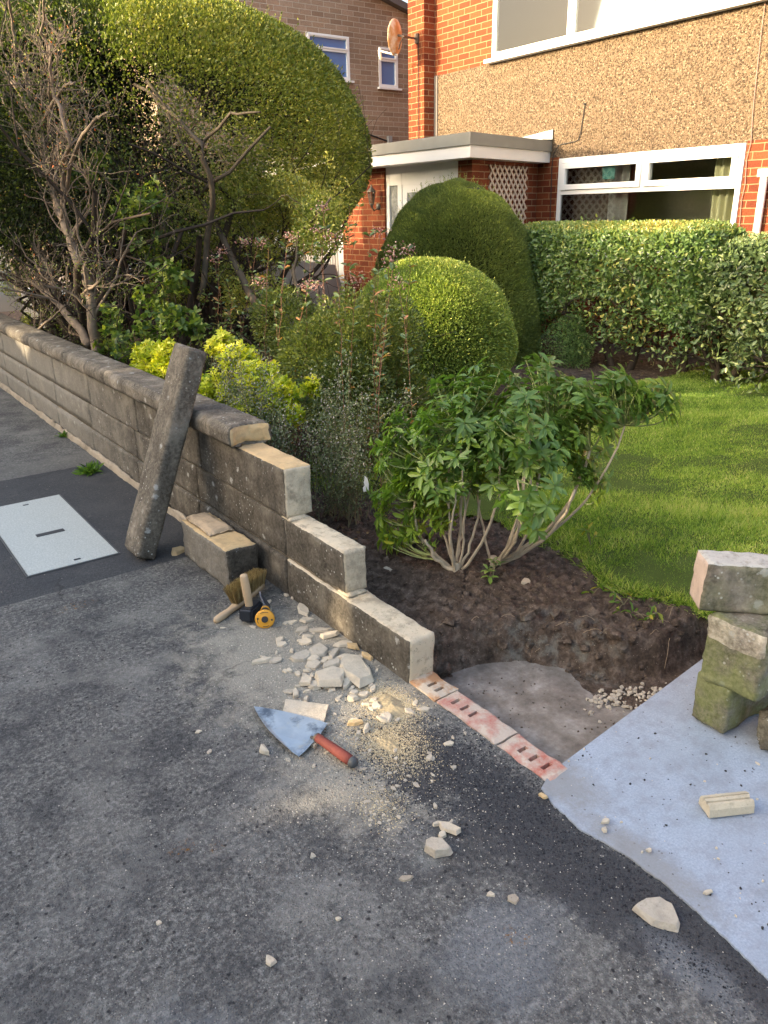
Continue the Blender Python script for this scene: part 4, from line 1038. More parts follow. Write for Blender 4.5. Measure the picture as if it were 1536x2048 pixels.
    def ring(off): return [(A[0]+off, A[1]+off), (8.0, B[1]+off*1.0), (8.0, 9.7), (7.79, 9.7), (7.79, 10.4), (8.6, 10.4), (8.6, 12.05), (A[0]+off, 12.05)]
    mb = MB(); mb.prism([(x, y, zw+.002) for x, y in ring(0)], (0, 0, zt-zw)); r_ = mb.build('porch_roof', M_GREYF, H)
    mb = MB(); mb.prism([(x, y, zb) for x, y in ring(.022)], (0, 0, zw-zb)); mb.build('fascia', simple('cream_fascia', (.8, .77, .72), .5, 0, .05, 4, .03), r_)
    mb = MB(); mb.prism([(7.99, 7.42, 2.40), (7.99, 8.3, 2.40), (7.99, 8.3, 2.44), (7.99, 7.42, 2.52)], (-.012, 0, 0)); mb.prism([(7.99, 7.42, 2.405), (7.99, 8.3, 2.405), (7.8, 8.3, 2.4), (7.8, 7.42, 2.4)], (0, 0, .006)); mb.build('flashing', M_LEAD, r_)
    # porch side wall, slanting back to the house, and the front wall
    a = np.array([6.5, 7.25, 0]); b = np.array([7.998, 7.66, 0])
    mb = MB(); mb.prism([a+[0, 0, -.3], b+[0, 0, -.3], b+[0, .25, -.3], a+[.1, .23, -.3]], (0, 0, 2.445)); o = mb.build('porch_wall', [M_BRY, M_BRX], H)
    for p in o.data.polygons:
        if abs(p.normal.x) > .8: p.material_index = 1
    mb = MB(); mb.box((6.5, 7.251, -.3), (6.62, 7.49, 2.144)); mb.build('porch_wall', [M_BRX], H)
    mb = MB(); mb.box((6.5, 8.96, -.3), (6.75, 10.0, 2.144)); mb.build('porch_wall', [M_BRX], H)
    # door with sidelights
    dr = thing_part('front_door', H, M_WHITE, 6.53, 6.6, 7.49, 8.96, 0, 2.144, .07)
    mb = MB()
    for y in (7.72, 8.62): mb.box((6.532, y, .07), (6.598, y+.09, 2.074))
    mb.box((6.534, 7.56, 1.925), (6.596, 8.89, 2.08)); mb.build('door_frame', M_WHITE, dr)
    TX = mat('textured_glass'); mt, t, bb = TX; co = coord(t); c_ = ramp(t, noi(t, co, 14, 4, .7), [(.4, (.2, .21, .2)), (.65, (.38, .4, .38))]); t.links.new(c_, bb.inputs['Base Color']); bb.inputs['Roughness'].default_value = .2; bump(t, bb, noi(t, co, 30, 3), .6, .01)
    for (a_, b_) in ((7.555, 7.722), (8.708, 8.892)): pane(dr, (6.555, a_, .07), (6.565, b_, 1.932), mt, 'sidelight')
    pane(dr, (6.552, 7.9, .9), (6.566, 8.53, 1.86), mt)
    mb = MB(); bars(mb, 6.54, 6.59, 7.812, 8.618, .07, 1.93, .1); mb.box((6.545, 7.9, .17), (6.585, 8.52, .9)); mb.build('door_leaf', M_WHITE, dr)
    # garage door
    mb = MB()
    gy0, gy1 = 10.14, 12.0; n = 26; wd = (gy1-gy0)/n
    for k in range(n): mb.box((6.56, gy0+k*wd, 0), (6.575, gy0+k*wd+wd*.3, 2.06)); mb.box((6.545, gy0+k*wd+wd*.3, 0), (6.575, gy0+(k+1)*wd, 2.06))
    g = mb.build('garage_door', simple('grey_white_door', (.52, .51, .48), .6, 0, .1, 3, .05), H)
    mb = MB(); mb.box((6.5, 10.0, 0), (6.6, 10.14, 2.144)); mb.box((6.5, 12.0, 0), (6.6, 12.09, 2.144)); mb.box((6.502, 10.14, 2.06), (6.598, 12.0, 2.144)); mb.build('door_frame', M_WHITE, g)
    # downpipe and eyebrow crack line at right
    mb = MB(); mb.tube([(7.94, 4.555, 0.05), (7.94, 4.555, 1.9)], .035, 12); mb.box((7.9, 4.5, 1.86), (7.998, 4.61, 1.93)); mb.build('downpipe', M_WHITE, H)
    return H
def thing_part(name, parent, mt, x0, x1, y0, y1, z0, z1, w_):
    mb = MB(); bars(mb, x0, x1, y0, y1, z0, z1, w_); return mb.build(name, mt, parent)
HOUSE = near_house()

def small_house_things():
    # trellis on the porch side wall
    a = np.array([6.5, 7.25]); b = np.array([7.998, 7.66]); L = np.linalg.norm(b-a); u = (b-a)/L; nrm = np.array([u[1], -u[0]])
    def onw(px, py):
        d = ray(px, py); k = ((a-CO[:2])@nrm)/(d[:2]@nrm); p = CO+k*d; return (p[:2]-a)@u, p[2]
    u0 = onw(975, 400)[0]; u1 = onw(1050, 400)[0]
    z0, z1 = 1.15, 2.1
    tr = thing('trellis', 'expanding diamond trellis of pale wood fixed on the porch side wall', 'trellis', (a[0]+u[0]*.8, a[1]+u[1]*.8, 1.2))
    def P(uu, z, o): q = a+u*uu+nrm*o; return np.array([q[0], q[1], z])
    for layer, (sgn, off) in enumerate(((1, .012), (-1, .022))):
        mb = MB(); slope = 1.05; n = 13
        for k in range(-9, n):
            zz = z0+k*.115
            # line z = zz + sgn*slope*(u-u0) clipped
            s0, s1 = u0, u1
            f = lambda s: zz+(slope*(s-u0) if sgn > 0 else slope*(u1-s))
            pts = [s for s in np.linspace(u0, u1, 60) if z0 <= f(s) <= z1]
            if len(pts) < 3: continue
            A_ = P(pts[0], f(pts[0]), off); B_ = P(pts[-1], f(pts[-1]), off); c = (A_+B_)/2; ex = (B_-A_)/2; d = ex/np.linalg.norm(ex); n3 = np.array([nrm[0], nrm[1], 0]); ey = np.cross(d, n3)*.013
            mb.obox(c, ex, ey, n3*.004)
        mb.build('lattice_slats', simple('trellis_wood', (.62, .5, .4), .8, 0, .12, 12, .1), tr)
    # lantern
    lp = PX(743, 396, 6.37); wp = PX(757, 413, 6.5); wp = np.array([6.5, wp[1], wp[2]])
    ln = thing('wall_lantern', 'old-fashioned wall lantern on a curved bracket left of the front door', 'lantern', (6.5, lp[1], wp[2]))
    c = Vector((6.37, lp[1], lp[2]))
    MM = simple('bronze_metal', (.16, .15, .12), .5, .5)
    mb = MB(); mb.lathe(c+Vector((0, 0, .075)), (0, 0, 1), [(0, .062), (.008, .06), (.05, .022), (.06, .012), (.085, .006), (.09, .002)], 6); mb.build('cap', MM, ln)
    mb = MB(); mb.lathe(c+Vector((0, 0, -.075)), (0, 0, 1), [(-.05, .004), (-.03, .012), (-.02, .02), (0, .034), (.006, .03)], 6); mb.build('base', MM, ln)
    mb = MB(); mb.lathe(c+Vector((0, 0, -.07)), (0, 0, 1), [(0, .03), (.145, .05)], 6); mb.build('glass_panes', glassmat('lantern_glass', (.8, .8, .72), .6), ln)
    mb = MB()
    for k in range(6):
        ax_ = Vector((0, 0, 1)); o1 = ax_.orthogonal().normalized(); o2 = ax_.cross(o1); t = 2*pi*k/6; r = o1*cos(t)+o2*sin(t)
        mb.tube([c+r*.031+Vector((0, 0, -.07)), c+r*.052+Vector((0, 0, .076))], .003, 5)
    mb.build('glazing_bars', MM, ln)
    mb = MB(); w0 = Vector(wp); mb.tube([w0, w0+Vector((-.03, 0, -.035)), w0+Vector((-.08, 0, -.05)), c+Vector((0, 0, -.12))+Vector((.02, 0, -.01)), c+Vector((0, 0, -.1))], .009, 8)
    mb.build('bracket', MM, ln, smooth=True); mb = MB(); mb.lathe(w0+Vector((0, 0, 0)), (-1, 0, 0), [(0, .045), (.01, .045), (.02, .03), (.03, .012)], 16); mb.build('wall_plate', MM, ln, smooth=True)
    # satellite dish
    c = Vector(PX(795, 74, 7.42)); sd = thing('satellite_dish', 'rusty satellite dish on an arm at the corner of the red brick house', 'satellite dish', (7.8, c.y, c.z))
    rt = Vector(RC[:, 0]); fw = Vector(RC[:, 2]); nf = (-rt*.80+fw*.52+Vector((0, 0, .22))).normalized()   # the way the dish looks
    e1 = nf.cross(Vector((0, 0, 1))).normalized(); e2 = e1.cross(nf)
    mt, t, bb = mat('rusty_dish'); co = coord(t); r = ramp(t, noi(t, co, 7, 5, .6), [(.42, (.62, .5, .38)), (.56, (.5, .26, .1)), (.75, (.35, .14, .05))]); t.links.new(r, bb.inputs['Base Color']); bb.inputs['Roughness'].default_value = .6
    mb = MB(); vs = []; fs = []; nr, na = 6, 36; R = .212
    for side in (0, 1):
        for i in range(nr+1):
            rr = R*i/nr
            for k in range(na):
                q = 2*pi*k/na; p = c+e1*(rr*cos(q)*.92)+e2*(rr*sin(q)*1.05)+nf*((rr/R)**2*.045-side*.006); vs.append(p)
    o_ = (nr+1)*na
    for i in range(nr):
        for k in range(na):
            fs.append((i*na+k, i*na+(k+1) % na, (i+1)*na+(k+1) % na, (i+1)*na+k)); fs.append((o_+(i+1)*na+k, o_+(i+1)*na+(k+1) % na, o_+i*na+(k+1) % na, o_+i*na+k))
    for k in range(na): fs.append((nr*na+k, nr*na+(k+1) % na, o_+nr*na+(k+1) % na, o_+nr*na+k))
    mb.add(vs, fs); mb.build('reflector', mt, sd, smooth=True, fix=False)
    MG = simple('grey_bracket', (.12, .09, .07), .6, .4); back = -nf
    m0 = Vector(PX(826, 76, 7.72)); wall = Vector((7.8, m0.y, m0.z))
    mb = MB(); mb.tube([c+back*.01+e2*.02, c+back*.09, m0, wall+Vector((0, 0, 0))], [.016, .016, .014, .018], 8); mb.box((7.77, wall.y-.035, wall.z-.06), (7.8-.001, wall.y+.035, wall.z+.06))
    mb.tube([c+back*.02-e2*.15, c+back*.06-e2*.05, c+back*.09], .01, 6); mb.build('mounting_arm', MG, sd)
    l0 = c-e2*.21+nf*.04; l1 = Vector(PX(766, 97, 7.2)); l1 = l0+(nf*.24-e2*.0+Vector((0, 0, .06)))
    mb = MB(); mb.tube([l0+back*.05, l0, l1], .012, 8); mb.build('receiver_arm', simple('pale_arm', (.6, .58, .5), .5), sd)
    mb = MB(); mb.tube([l1+Vector((0, 0, .035)), l1, l1+Vector((0, 0, -.03)), l1+Vector((0, 0, -.11))+nf*-.02], [.012, .026, .022, .02], 12); mb.build('receiver', simple('cream_receiver', (.7, .66, .55), .5), sd, smooth=True)
    # cables
    mb = MB(); mb.tube([wall+Vector((-.012, -.03, -.05)), wall+Vector((-.012, -.035, -.6)), (7.788, wall.y-.035, 2.41)], .005, 5)
    tag(mb.build('cable', M_CABLE), 'dark cable running down the brick corner below the satellite dish', 'cable')
    p = [PX(1170, 208, 7.99), PX(1166, 235, 7.99), PX(1161, 268, 7.99), PX(1157, 279, 7.99), PX(1150, 283, 7.99), PX(1130, 287, 7.985), PX(1118, 290, 7.985), PX(1107, 308, 7.985), PX(1104, 330, 7.985), PX(1100, 440, 7.985)]
    mb = MB(); mb.tube([Vector(q) for q in p], .005, 5); mb.lathe(Vector(p[0]), (-1, 0, 0), [(0, .012), (.02, .01)], 8)
    tag(mb.build('cable', M_CABLE), 'black cable bending across the pebbledash down beside the ground floor window', 'cable')
    p = [PX(1531, 0, 7.985), PX(1523, 60, 7.985), PX(1513, 150, 7.985), PX(1505, 230, 7.985), PX(1502, 285, 7.985), PX(1493, 320, 7.985), PX(1490, 370, 7.985), PX(1483, 400, 7.985), PX(1477, 470, 7.985)]
    mb = MB(); mb.tube([Vector(q) for q in p], .0045, 5); tag(mb.build('cable', simple('pinkish_cable', (.35, .2, .16), .6, 0, 0, 5, 0)), 'thin cable running down the pebbledash right of the ground floor window', 'cable')
small_house_things()

YN = 12.1
def neighbour():
    H = thing('house', 'brown brick neighbouring house seen gable end on with two white windows', 'house', (8, YN, 0))
    def Pn(px, py): d = ray(px, py); t = (YN-CO[1])/d[1]; return CO+t*d
    a = Pn(760, 0); b = Pn(817, 30); sl = (b[2]-a[2])/(b[0]-a[0]); zr = lambda x: a[2]+sl*(x-a[0])
    w1 = (Pn(613, 100)[0], Pn(698, 100)[0], Pn(655, 158)[2], Pn(655, 69)[2]); w2 = (Pn(757, 130)[0], Pn(795, 130)[0], Pn(776, 176)[2], Pn(776, 96)[2])
    # gable wall around the two openings
    xs = [5.0, w1[0], w1[1], w2[0], w2[1], 14.0]
    def seg(x0, x1, z0, z1a, z1b):
        mb = MB(); mb.prism([(x0, YN, z0), (x1, YN, z0), (x1, YN, z1b), (x0, YN, z1a)], (0, .25, 0)); mb.build('brick_wall', M_BNY, H)
    for i in (0, 2, 4): seg(xs[i], xs[i+1], -.3, zr(xs[i]), zr(xs[i+1]))
    for w_ in (w1, w2): seg(w_[0], w_[1], -.3, w_[2], w_[2]); seg(w_[0], w_[1], w_[3], zr(w_[0]), zr(w_[1]))
    wallpiece(H, 'front_wall', (4.75, YN+.002, -.3), (4.999, 24, 6.0), M_BNX)
    mb = MB(); mb.prism([(4.3, YN-.12, zr(4.3)+.01), (14, YN-.12, zr(14)+.01), (14, YN-.12, zr(14)+.11), (4.3, YN-.12, zr(4.3)+.11)], (0, 12, 0)); mb.build('roof', simple('grey_roof', (.12, .1, .09), .8, 0, .3, 8, .4), H)
    sg = simple('painted_sky_glass', (.1, .2, .42), .08, 0, .1, 2, 0, .9)  # blue base colour paints the sky reflection into the panes
    for w_, tz in ((w1, .35), (w2, .32)):
        x0, x1, z0, z1 = w_
        mb = MB(); f = .05; y0, y1 = YN-.012, YN+.05
        mb.box((x0, y0, z0), (x0+f, y1, z1)); mb.box((x1-f, y0, z0), (x1, y1, z1)); mb.box((x0+f, y0+.001, z0), (x1-f, y1, z0+f)); mb.box((x0+f, y0+.001, z1-f), (x1-f, y1, z1))
        zm = z0+(z1-z0)*(1-tz-.02); mb.box((x0+f, y0+.001, zm), (x1-f, y1, zm+.05)); win = mb.build('window', M_WHITE, H)
        mb = MB(); mb.box((x0+.02, y0-.012, zm+.035), (x1-.02, y0, zm+.055)); mb.box((x0+.02, y0-.012, z1-.035), (x1-.02, y0, z1-.015)); mb.box((x0+.02, y0-.012, zm+.055), (x0+.055, y0, z1-.035)); mb.box((x1-.055, y0-.012, zm+.055), (x1-.02, y0, z1-.035)); mb.build('top_casement', M_WHITE, win)
        for (q0, q1) in ((z0+f, zm), (zm+.05, z1-f)):
            mb = MB(); mb.box((x0+f, YN+.02, q0), (x1-f, YN+.03, q1)); mb.build('pane', sg, win)
        mb = MB(); mb.box((x0-.03, y0-.05, z0-.03), (x1+.05, y0+.01, z0-.001)); mb.build('sill', M_WHITE, win)
    p = Pn(777, 281); mb = MB(); mb.box((p[0]-.04, YN-.06, p[2]-.09), (p[0]+.04, YN-.002, p[2]+.07)); mb.build('meter_box', simple('grey_box', (.3, .31, .3), .6), H)
    q = Pn(735, 268); mb = MB(); mb.tube([(4.9, YN-.01, q[2]+.1), (q[0], YN-.01, q[2]), (p[0], YN-.01, p[2]-.02)], .012, 5); mb.build('wall_cable', M_CABLE, H)
neighbour()

def parked_car():
    """pale beige car standing on the neighbour's drive, mostly hidden by the hedge"""
    y0 = 9.75; car = thing('parked_car', 'pale beige car parked on the drive in front of the garage behind the tall hedge', 'car', (4.3, 10.5, 0))
    prof = [(0, .35), (.02, .7), (.25, .85), (1.0, .95), (1.55, 1.38), (2.7, 1.42), (3.35, 1.0), (3.9, .92), (4.0, .6), (3.98, .3)]
    wx = (.78, 3.15); R = .33
    bot = []
    for c in (wx[1], wx[0]):
        bot += [(c+R*1.12*cos(t), .3+R*1.12*sin(t)) for t in np.linspace(0, pi, 11)]
    poly = prof+bot
    mb = MB(); X = 2.3
    vs = []; n = len(poly)
    for (yy, k) in ((0, .0), (.06, .03), (1.54, .03), (1.6, 0)):
        for (x, z) in poly:
            tum = .16*max(0, z-.9)/.5; y = y0+yy+(tum if yy < .8 else -tum); vs.append((X+x, y, z))
    fs = [tuple(range(n-1, -1, -1)), tuple(range(3*n, 4*n))]
    for l in range(3):
        for i in range(n): fs.append((l*n+i, l*n+(i+1) % n, (l+1)*n+(i+1) % n, (l+1)*n+i))
    mb.add(vs, fs); mb.build('body', simple('beige_paint', (.5, .46, .4), .3, .2, .04, 3, 0), car)
    mb = MB()
    for (a, b_) in (((1.2, .98), (2.05, .98)), ((2.12, .98), (3.1, .98))):
        x0, x1 = a[0], b_[0]; mb.add([(X+x0, y0-.004+.03, .98), (X+x1, y0-.004+.03, .98), (X+min(x1, 2.7), y0+.135, 1.34), (X+max(x0, 1.62), y0+.135, 1.34)], [(0, 1, 2, 3)])
    mb.build('side_windows', simple('car_glass', (.03, .04, .05), .08), car)
    for c in wx:
        for yy in (y0+.02, y0+1.4):
            mb = MB(); mb.lathe((X+c, yy, R-.01), (0, 1, 0), [(0, .2), (0, .31), (.03, .32), (.16, .32), (.18, .3)], 28); wh = mb.build('wheel', simple('tyre_rubber', (.02, .02, .02), .8, 0, 0, 5, 0), car, smooth=False)
            mb = MB(); mb.lathe((X+c, yy-.004, R-.01), (0, 1, 0), [(0, .05), (.002, .19), (.02, .2)], 20); mb.build('rim', simple('rim_metal', (.4, .4, .42), .4, .7, .1, 5, 0), wh)
parked_car()

def shade_screen():
    """added unseen screen across the road, shaped to shade the pavement, the wall and the front of the garden"""
    X = -8.0; top = lambda y: 5.05+.22*mn.noise(Vector((y*.8, 0, 0)))+.12*mn.noise(Vector((y*3, 4, 0)))
    L = SUNL
    holes = []
    def hole(x, y, z, ry, rz): k = (x-X)/L.x; holes.append((y-L.y*k, z-L.z*k, ry, rz))  # gaps aimed along the sun rays to throw sun patches
    p = PX(690, 1245, 1.47); hole(1.47, p[1]+.02, p[2]+.02, .075, .085)
    hole(1.30, 1.88, 0, .085, .045); hole(1.20, 1.70, 0, .07, .03); hole(.86, 1.6, 0, .04, .03)
    hole(1.9, 4.9, .68, .14, .12); hole(1.9, 4.35, .85, .12, .10); hole(2.4, 2.0, .42, .07, .07); hole(3.9, 4.75, .95, .34, .24); hole(4.1, 4.25, .6, .22, .25); hole(4.2, 5.2, 1.15, .2, .1); hole(2.3, 6.0, 1.0, .25, .2); hole(1.9, 7.4, .6, .3, .25); hole(6.4, 4.9, .9, .3, .12)
    for (a, b) in ((7.2, .3), (6.6, .15), (5.9, .25), (5.2, .3)): hole(6.3, a-1.3, .55+b, .13, .12)
    tr = thing('tall_hedge', 'added unseen leafy shade screen across the road behind the camera', 'hedge', (X, 10, 0))  # added sun blocker out of view, no real hedge
    res = .05; mb = MB(); vs = {}; V = []; F = []
    ylo = min(h[0]-h[2] for h in holes)-.3; yhi = max(h[0]+h[2] for h in holes)+.3; zlo = min(h[1]-h[3] for h in holes)-.3; zhi = max(h[1]+h[3] for h in holes)+.2
    ny = int((yhi-ylo)/res); nz = int((zhi-zlo)/res)
    def vid(i, j):
        if (i, j) not in vs: vs[(i, j)] = len(V); V.append((X, ylo+i*res, zlo+j*res))
        return vs[(i, j)]
    for i in range(ny):
        for j in range(nz):
            y = ylo+(i+.5)*res; z = zlo+(j+.5)*res; w_ = 1+.45*mn.noise(Vector((y*9, z*9, 0)))
            if any(((y-h[0])/h[2])**2+((z-h[1])/h[3])**2 < w_ for h in holes): continue
            F.append((vid(i, j), vid(i+1, j), vid(i+1, j+1), vid(i, j+1)))
    mb.add(V, F); yhi = ylo+ny*res; zhi = zlo+nz*res
    def q(y0, y1, z0, z1): mb.add([(X, y0, z0), (X, y1, z0), (X, y1, z1), (X, y0, z1)], [(0, 1, 2, 3)])
    q(-12, ylo, -.3, zhi); q(yhi, 40, -.3, zhi); q(ylo, yhi, -.3, zlo)
    y = -12
    while y < 40: q2 = top(y), top(y+.25); mb.add([(X, y, zhi), (X, y+.25, zhi), (X, y+.25, q2[1]), (X, y, q2[0])], [(0, 1, 2, 3)]); y += .25
    mb.build('foliage', simple('shade_screen_skin', (.2, .18, .13), .9, 0, .5, 6, .5), tr, fix=False)
    # give it depth: a ragged leafy front
    n = 26000; Y = rng.uniform(-4, 26, n); Z = rng.uniform(0, 5.0, n); ok = np.ones(n, bool)
    for h in holes: ok &= ((Y-h[0])/(h[2]+.15))**2+((Z-h[1])/(h[3]+.15))**2 > 1
    P = np.stack([np.full(n, X)-rng.random(n)*.3, Y, Z], 1)[ok]; n = len(P)
    V_, k, f, n = leaves(P, sph(n), sph(n), .16, .09); cloud('leaves', V_, k, f, n, leafmat('shade_screen_leaf', [(0, (.1, .1, .06)), (1, (.3, .28, .18))]), tr)
shade_screen()

# ------------------------------------------------------------------ plants
def curve(p0, p1, bend, n=6, jit=0.0):
    p0 = Vector(p0); p1 = Vector(p1); bend = Vector(bend); pts = []
    for k in range(n+1):
        t = k/n; p = p0.lerp(p1, t)+bend*4*t*(1-t)
        if jit and 0 < k < n: p += Vector((random.gauss(0, jit), random.gauss(0, jit), random.gauss(0, jit)))
        pts.append(p)
    return pts
def grow(mb, p, d, L, r, depth, tips, spread=.6, up=.25, kids=(2, 4), shrink=.62, segs=5, n=5, wig=.12, minr=.0015):
    """recursive branch"""
    pts = [Vector(p)]; rad = [r]; d = Vector(d).normalized()
    for k in range(segs):
        d = (d+Vector((random.gauss(0, wig), random.gauss(0, wig), random.gauss(0, wig)+up*.12))).normalized()
        if pts[-1].x+d.x*L/segs < 1.72 and pts[-1].z < .85: d.x = abs(d.x)+.05; d.z = max(d.z, .25)
        pts.append(pts[-1]+d*L/segs); rad.append(max(minr, r*(1-.55*(k+1)/segs)))
    mb.tube(pts, rad, n, cap=False)
    if depth <= 0: tips.append((pts[-1], d)); return
    for _ in range(random.randint(*kids)):
        k = random.randint(1, segs); q = pts[k]
        s = Vector((random.gauss(0, 1), random.gauss(0, 1), random.gauss(0, 1))); s = (s-d*s.dot(d)).normalized()
        nd_ = (d*(1-spread*.6)+s*spread+Vector((0, 0, up))).normalized()
        grow(mb, q, nd_, L*shrink*random.uniform(.7, 1.15), rad[k]*.62, depth-1, tips, spread, up, kids, shrink, segs, max(4, n-1), wig, minr)
    tips.append((pts[-1], d))
def shell(c, a, n, depth=.12, bump_=.04, f=3, seed=0, zmin=None):
    c = np.array(c, float); a = np.array(a, float); D = sph(n); r = 1-depth*rng.random(n)**2.0
    r = r*(1+bump_*fnoise(D*a, f, seed)+bump_*.6*fnoise(D*a, f*3.1, seed+1)); P = c+D*a*r[:, None]; Nn = norm(D/a)
    if zmin is not None: k = P[:, 2] > zmin; P = P[k]; Nn = Nn[k]
    return P, Nn
def leafy(name, P, Nn, L, W, mt, parent, out=.6, tmpl=LEAF4, rnd=None, droop=0, jit=.9, facing=.5):
    ok_ = (P[:, 0] > 1.66) | (P[:, 2] > .73); P = P[ok_]; Nn = Nn[ok_]; L = L if np.isscalar(L) else L[ok_]; rnd = None if rnd is None else rnd[ok_]
    n = len(P); A = Nn*out+sph(n)*jit*.6+np.array([0, 0, -droop]); B = Nn*facing+sph(n)*.7
    if np.isscalar(L): L = L*rng.uniform(.65, 1.15, n)
    V, k, f, n = leaves(P, A, B, L, L*W, tmpl); return cloud(name, V, k, f, n, mt, parent, rnd)
def rcol(P, f=4, seed=3, k=.22, base=.5, s=.16): return np.clip(base+k*fnoise(P, f, seed)+s*rng.normal(size=len(P)), 0, 1)
def proj(P):
    q = (P-CO) @ RC; return 768+FPX*q[:, 0]/q[:, 2], 1024+FPX*q[:, 1]/q[:, 2]

PRIVET = [(0, (.03, .045, .012)), (.4, (.12, .16, .03)), (.7, (.26, .29, .06)), (1, (.5, .45, .11))]
def big_hedge():
    r = thing('tall_hedge', 'large clipped domed hedge with dark bare limbs inside, left behind the wall', 'hedge', (2.9, 8.0, 0))
    c = np.array([3.1, 8.0, 2.18]); a = np.array([2.18, 1.62, 1.37]); ml = leafmat('privet_leaf', PRIVET, .4, .3)
    n = 400000; P, Nn = shell(c, a, n, .13, .022, 2.2, 5)
    P2, N2 = shell((1.55, 9.3, 2.8), (1.3, 1.35, 1.4), 110000, .13, .03, 2.2, 15); P = np.concatenate([P, P2]); Nn = np.concatenate([Nn, N2]); n = len(P)
    D = (P-c)/a
    px, py = proj(P)
    facing = (np.array([[0, 0, 1.6]])-P); facing = norm(facing); front = (facing*Nn).sum(1) > 0
    nz = fnoise(P, 1.6, 21)+.6*fnoise(P, 5, 22)
    # leaf cover: full on top and on the garden side, thin where the old limbs show
    cover = np.clip((px-430)/150, 0, 1)*np.clip((430-py)/110, .28, 1)
    topc = np.clip(1-(py-(.25*px+20))/60, 0, 1)*np.clip((px-200)/40, .03, 1)
    cover = np.maximum(cover, topc)+.33*nz
    keepf = rng.random(n) < np.clip(cover*1.15, .015, 1)
    keepb = rng.random(n) < (.9+.35*nz)
    keep = np.where(front, keepf, keepb) & ~((D[:, 2] < -.55) & (rng.random(n) < .8))
    keep &= rng.random(n) < .8
    P = P[keep]; Nn = Nn[keep]
    k = rng.integers(0, len(P), 1600); S = np.repeat(P[k], 8, 0)+np.repeat(Nn[k]*.7+[0, 0, .35], 8, 0)*np.tile(np.linspace(0, .09, 8), 1600)[:, None]+rng.normal(0, .005, (12800, 3)); leafy('stray_shoots', S, np.repeat(Nn[k], 8, 0)+[0, 0, .4], .028, .5, ml, r, .8)
    leafy('foliage', P, Nn, .034, .55, ml, r, .8, rnd=np.clip(rcol(P, 3, 4, .12, .5+.18*np.clip(Nn[:, 2], 0, 1))-.42*np.clip((260-proj(P)[0])/90, 0, 1), 0, 1))  # leaves towards the left coloured darker to paint in shade
    # inner sprays carried by twigs
    mb = MB(); tips = []; random.seed(5)
    bases = [(2.1, 7.2), (2.5, 7.2), (2.3, 7.7), (3.0, 7.4), (2.7, 8.1), (3.3, 7.7), (2.2, 8.5), (3.1, 8.7), (2.4, 9.0), (3.6, 8.2), (2.0, 8.9), (3.5, 7.5)]
    for (x, y) in bases:
        for _ in range(3):
            d = Vector((random.gauss(0, .55)+.15, random.gauss(-.05, .45), 1.1)).normalized()
            grow(mb, (x, y, 0), d, random.uniform(1.5, 2.1), random.uniform(.03, .055), 3, tips, .8, .15, (2, 4), .62, 6, 7, .16)
    mb.build('branches', M_BARKD, r, smooth=True, fix=False)
    T = np.array([t[0][:] for t in tips]); q = (((T-c)/a)**2).sum(1)
    T = T[q < 1.02]; m = 34; P = np.repeat(T, m, 0)+rng.normal(0, .055, (len(T)*m, 3)); Nn = sph(len(P))
    px, py = proj(P); k = rng.random(len(P)) < np.clip(.06+.75*np.clip((px-330)/120, 0, 1)*np.clip((py-180)/200, .35, 1)+.5*np.clip((py-560)/60, 0, 1), 0, .8)
    P = P[k]; Nn = Nn[k]; leafy('inner_leaves', P, Nn, .032, .55, ml, r, .8, rnd=rcol(P, 3, 9, .2, .62))
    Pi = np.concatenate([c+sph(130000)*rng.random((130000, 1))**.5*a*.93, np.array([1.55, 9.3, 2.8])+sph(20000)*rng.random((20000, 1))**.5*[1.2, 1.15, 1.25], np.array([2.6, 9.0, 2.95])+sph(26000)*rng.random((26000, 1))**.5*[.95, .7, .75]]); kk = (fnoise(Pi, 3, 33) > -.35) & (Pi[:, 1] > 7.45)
    leafy('deep_leaves', Pi[kk], sph(kk.sum()), .045, .6, leafmat('deep_leaf', [(0, (0.01, 0.014, 0.005)), (1, (0.030, 0.040, 0.010))], .5, .2), r)  # leaf colour near black, painting the shade deep inside the hedge
    # lower ragged skirt towards the garden
    Q = []
    for (px_, py_, x_, s, cnt) in ((650, 400, 3.2, .28, 4200), (560, 430, 3.1, .3, 4500), (470, 460, 2.9, .28, 3600), (420, 520, 2.8, .22, 2300), (330, 500, 2.6, .2, 1500), (520, 520, 3.0, .22, 1900), (60, 480, 2.2, .3, 2500), (130, 600, 2.2, .2, 1200), (500, 400, 2.9, .3, 3800), (400, 460, 2.7, .3, 4500), (600, 350, 3.2, .3, 2500), (640, 450, 3.0, .25, 4000), (350, 580, 2.4, .25, 2500), (450, 580, 2.5, .25, 2800), (540, 600, 2.7, .22, 2200), (250, 520, 2.3, .25, 1200), (30, 560, 2.0, .25, 2200), (100, 520, 2.2, .25, 2000), (60, 640, 1.9, .12, 900)):
        cc = PX(px_, py_, x_+.4); u = sph(cnt)*rng.random((cnt, 1))**.4*s; pp = cc+u; kk = fnoise(pp, 9, int(px_)) > .1; Q.append(pp[kk])
    P = np.concatenate(Q); leafy('skirt_leaves', P, sph(len(P)), .03, .58, ml, r, .8, rnd=rcol(P, 4, 2, .2, .66))
    mb = MB()
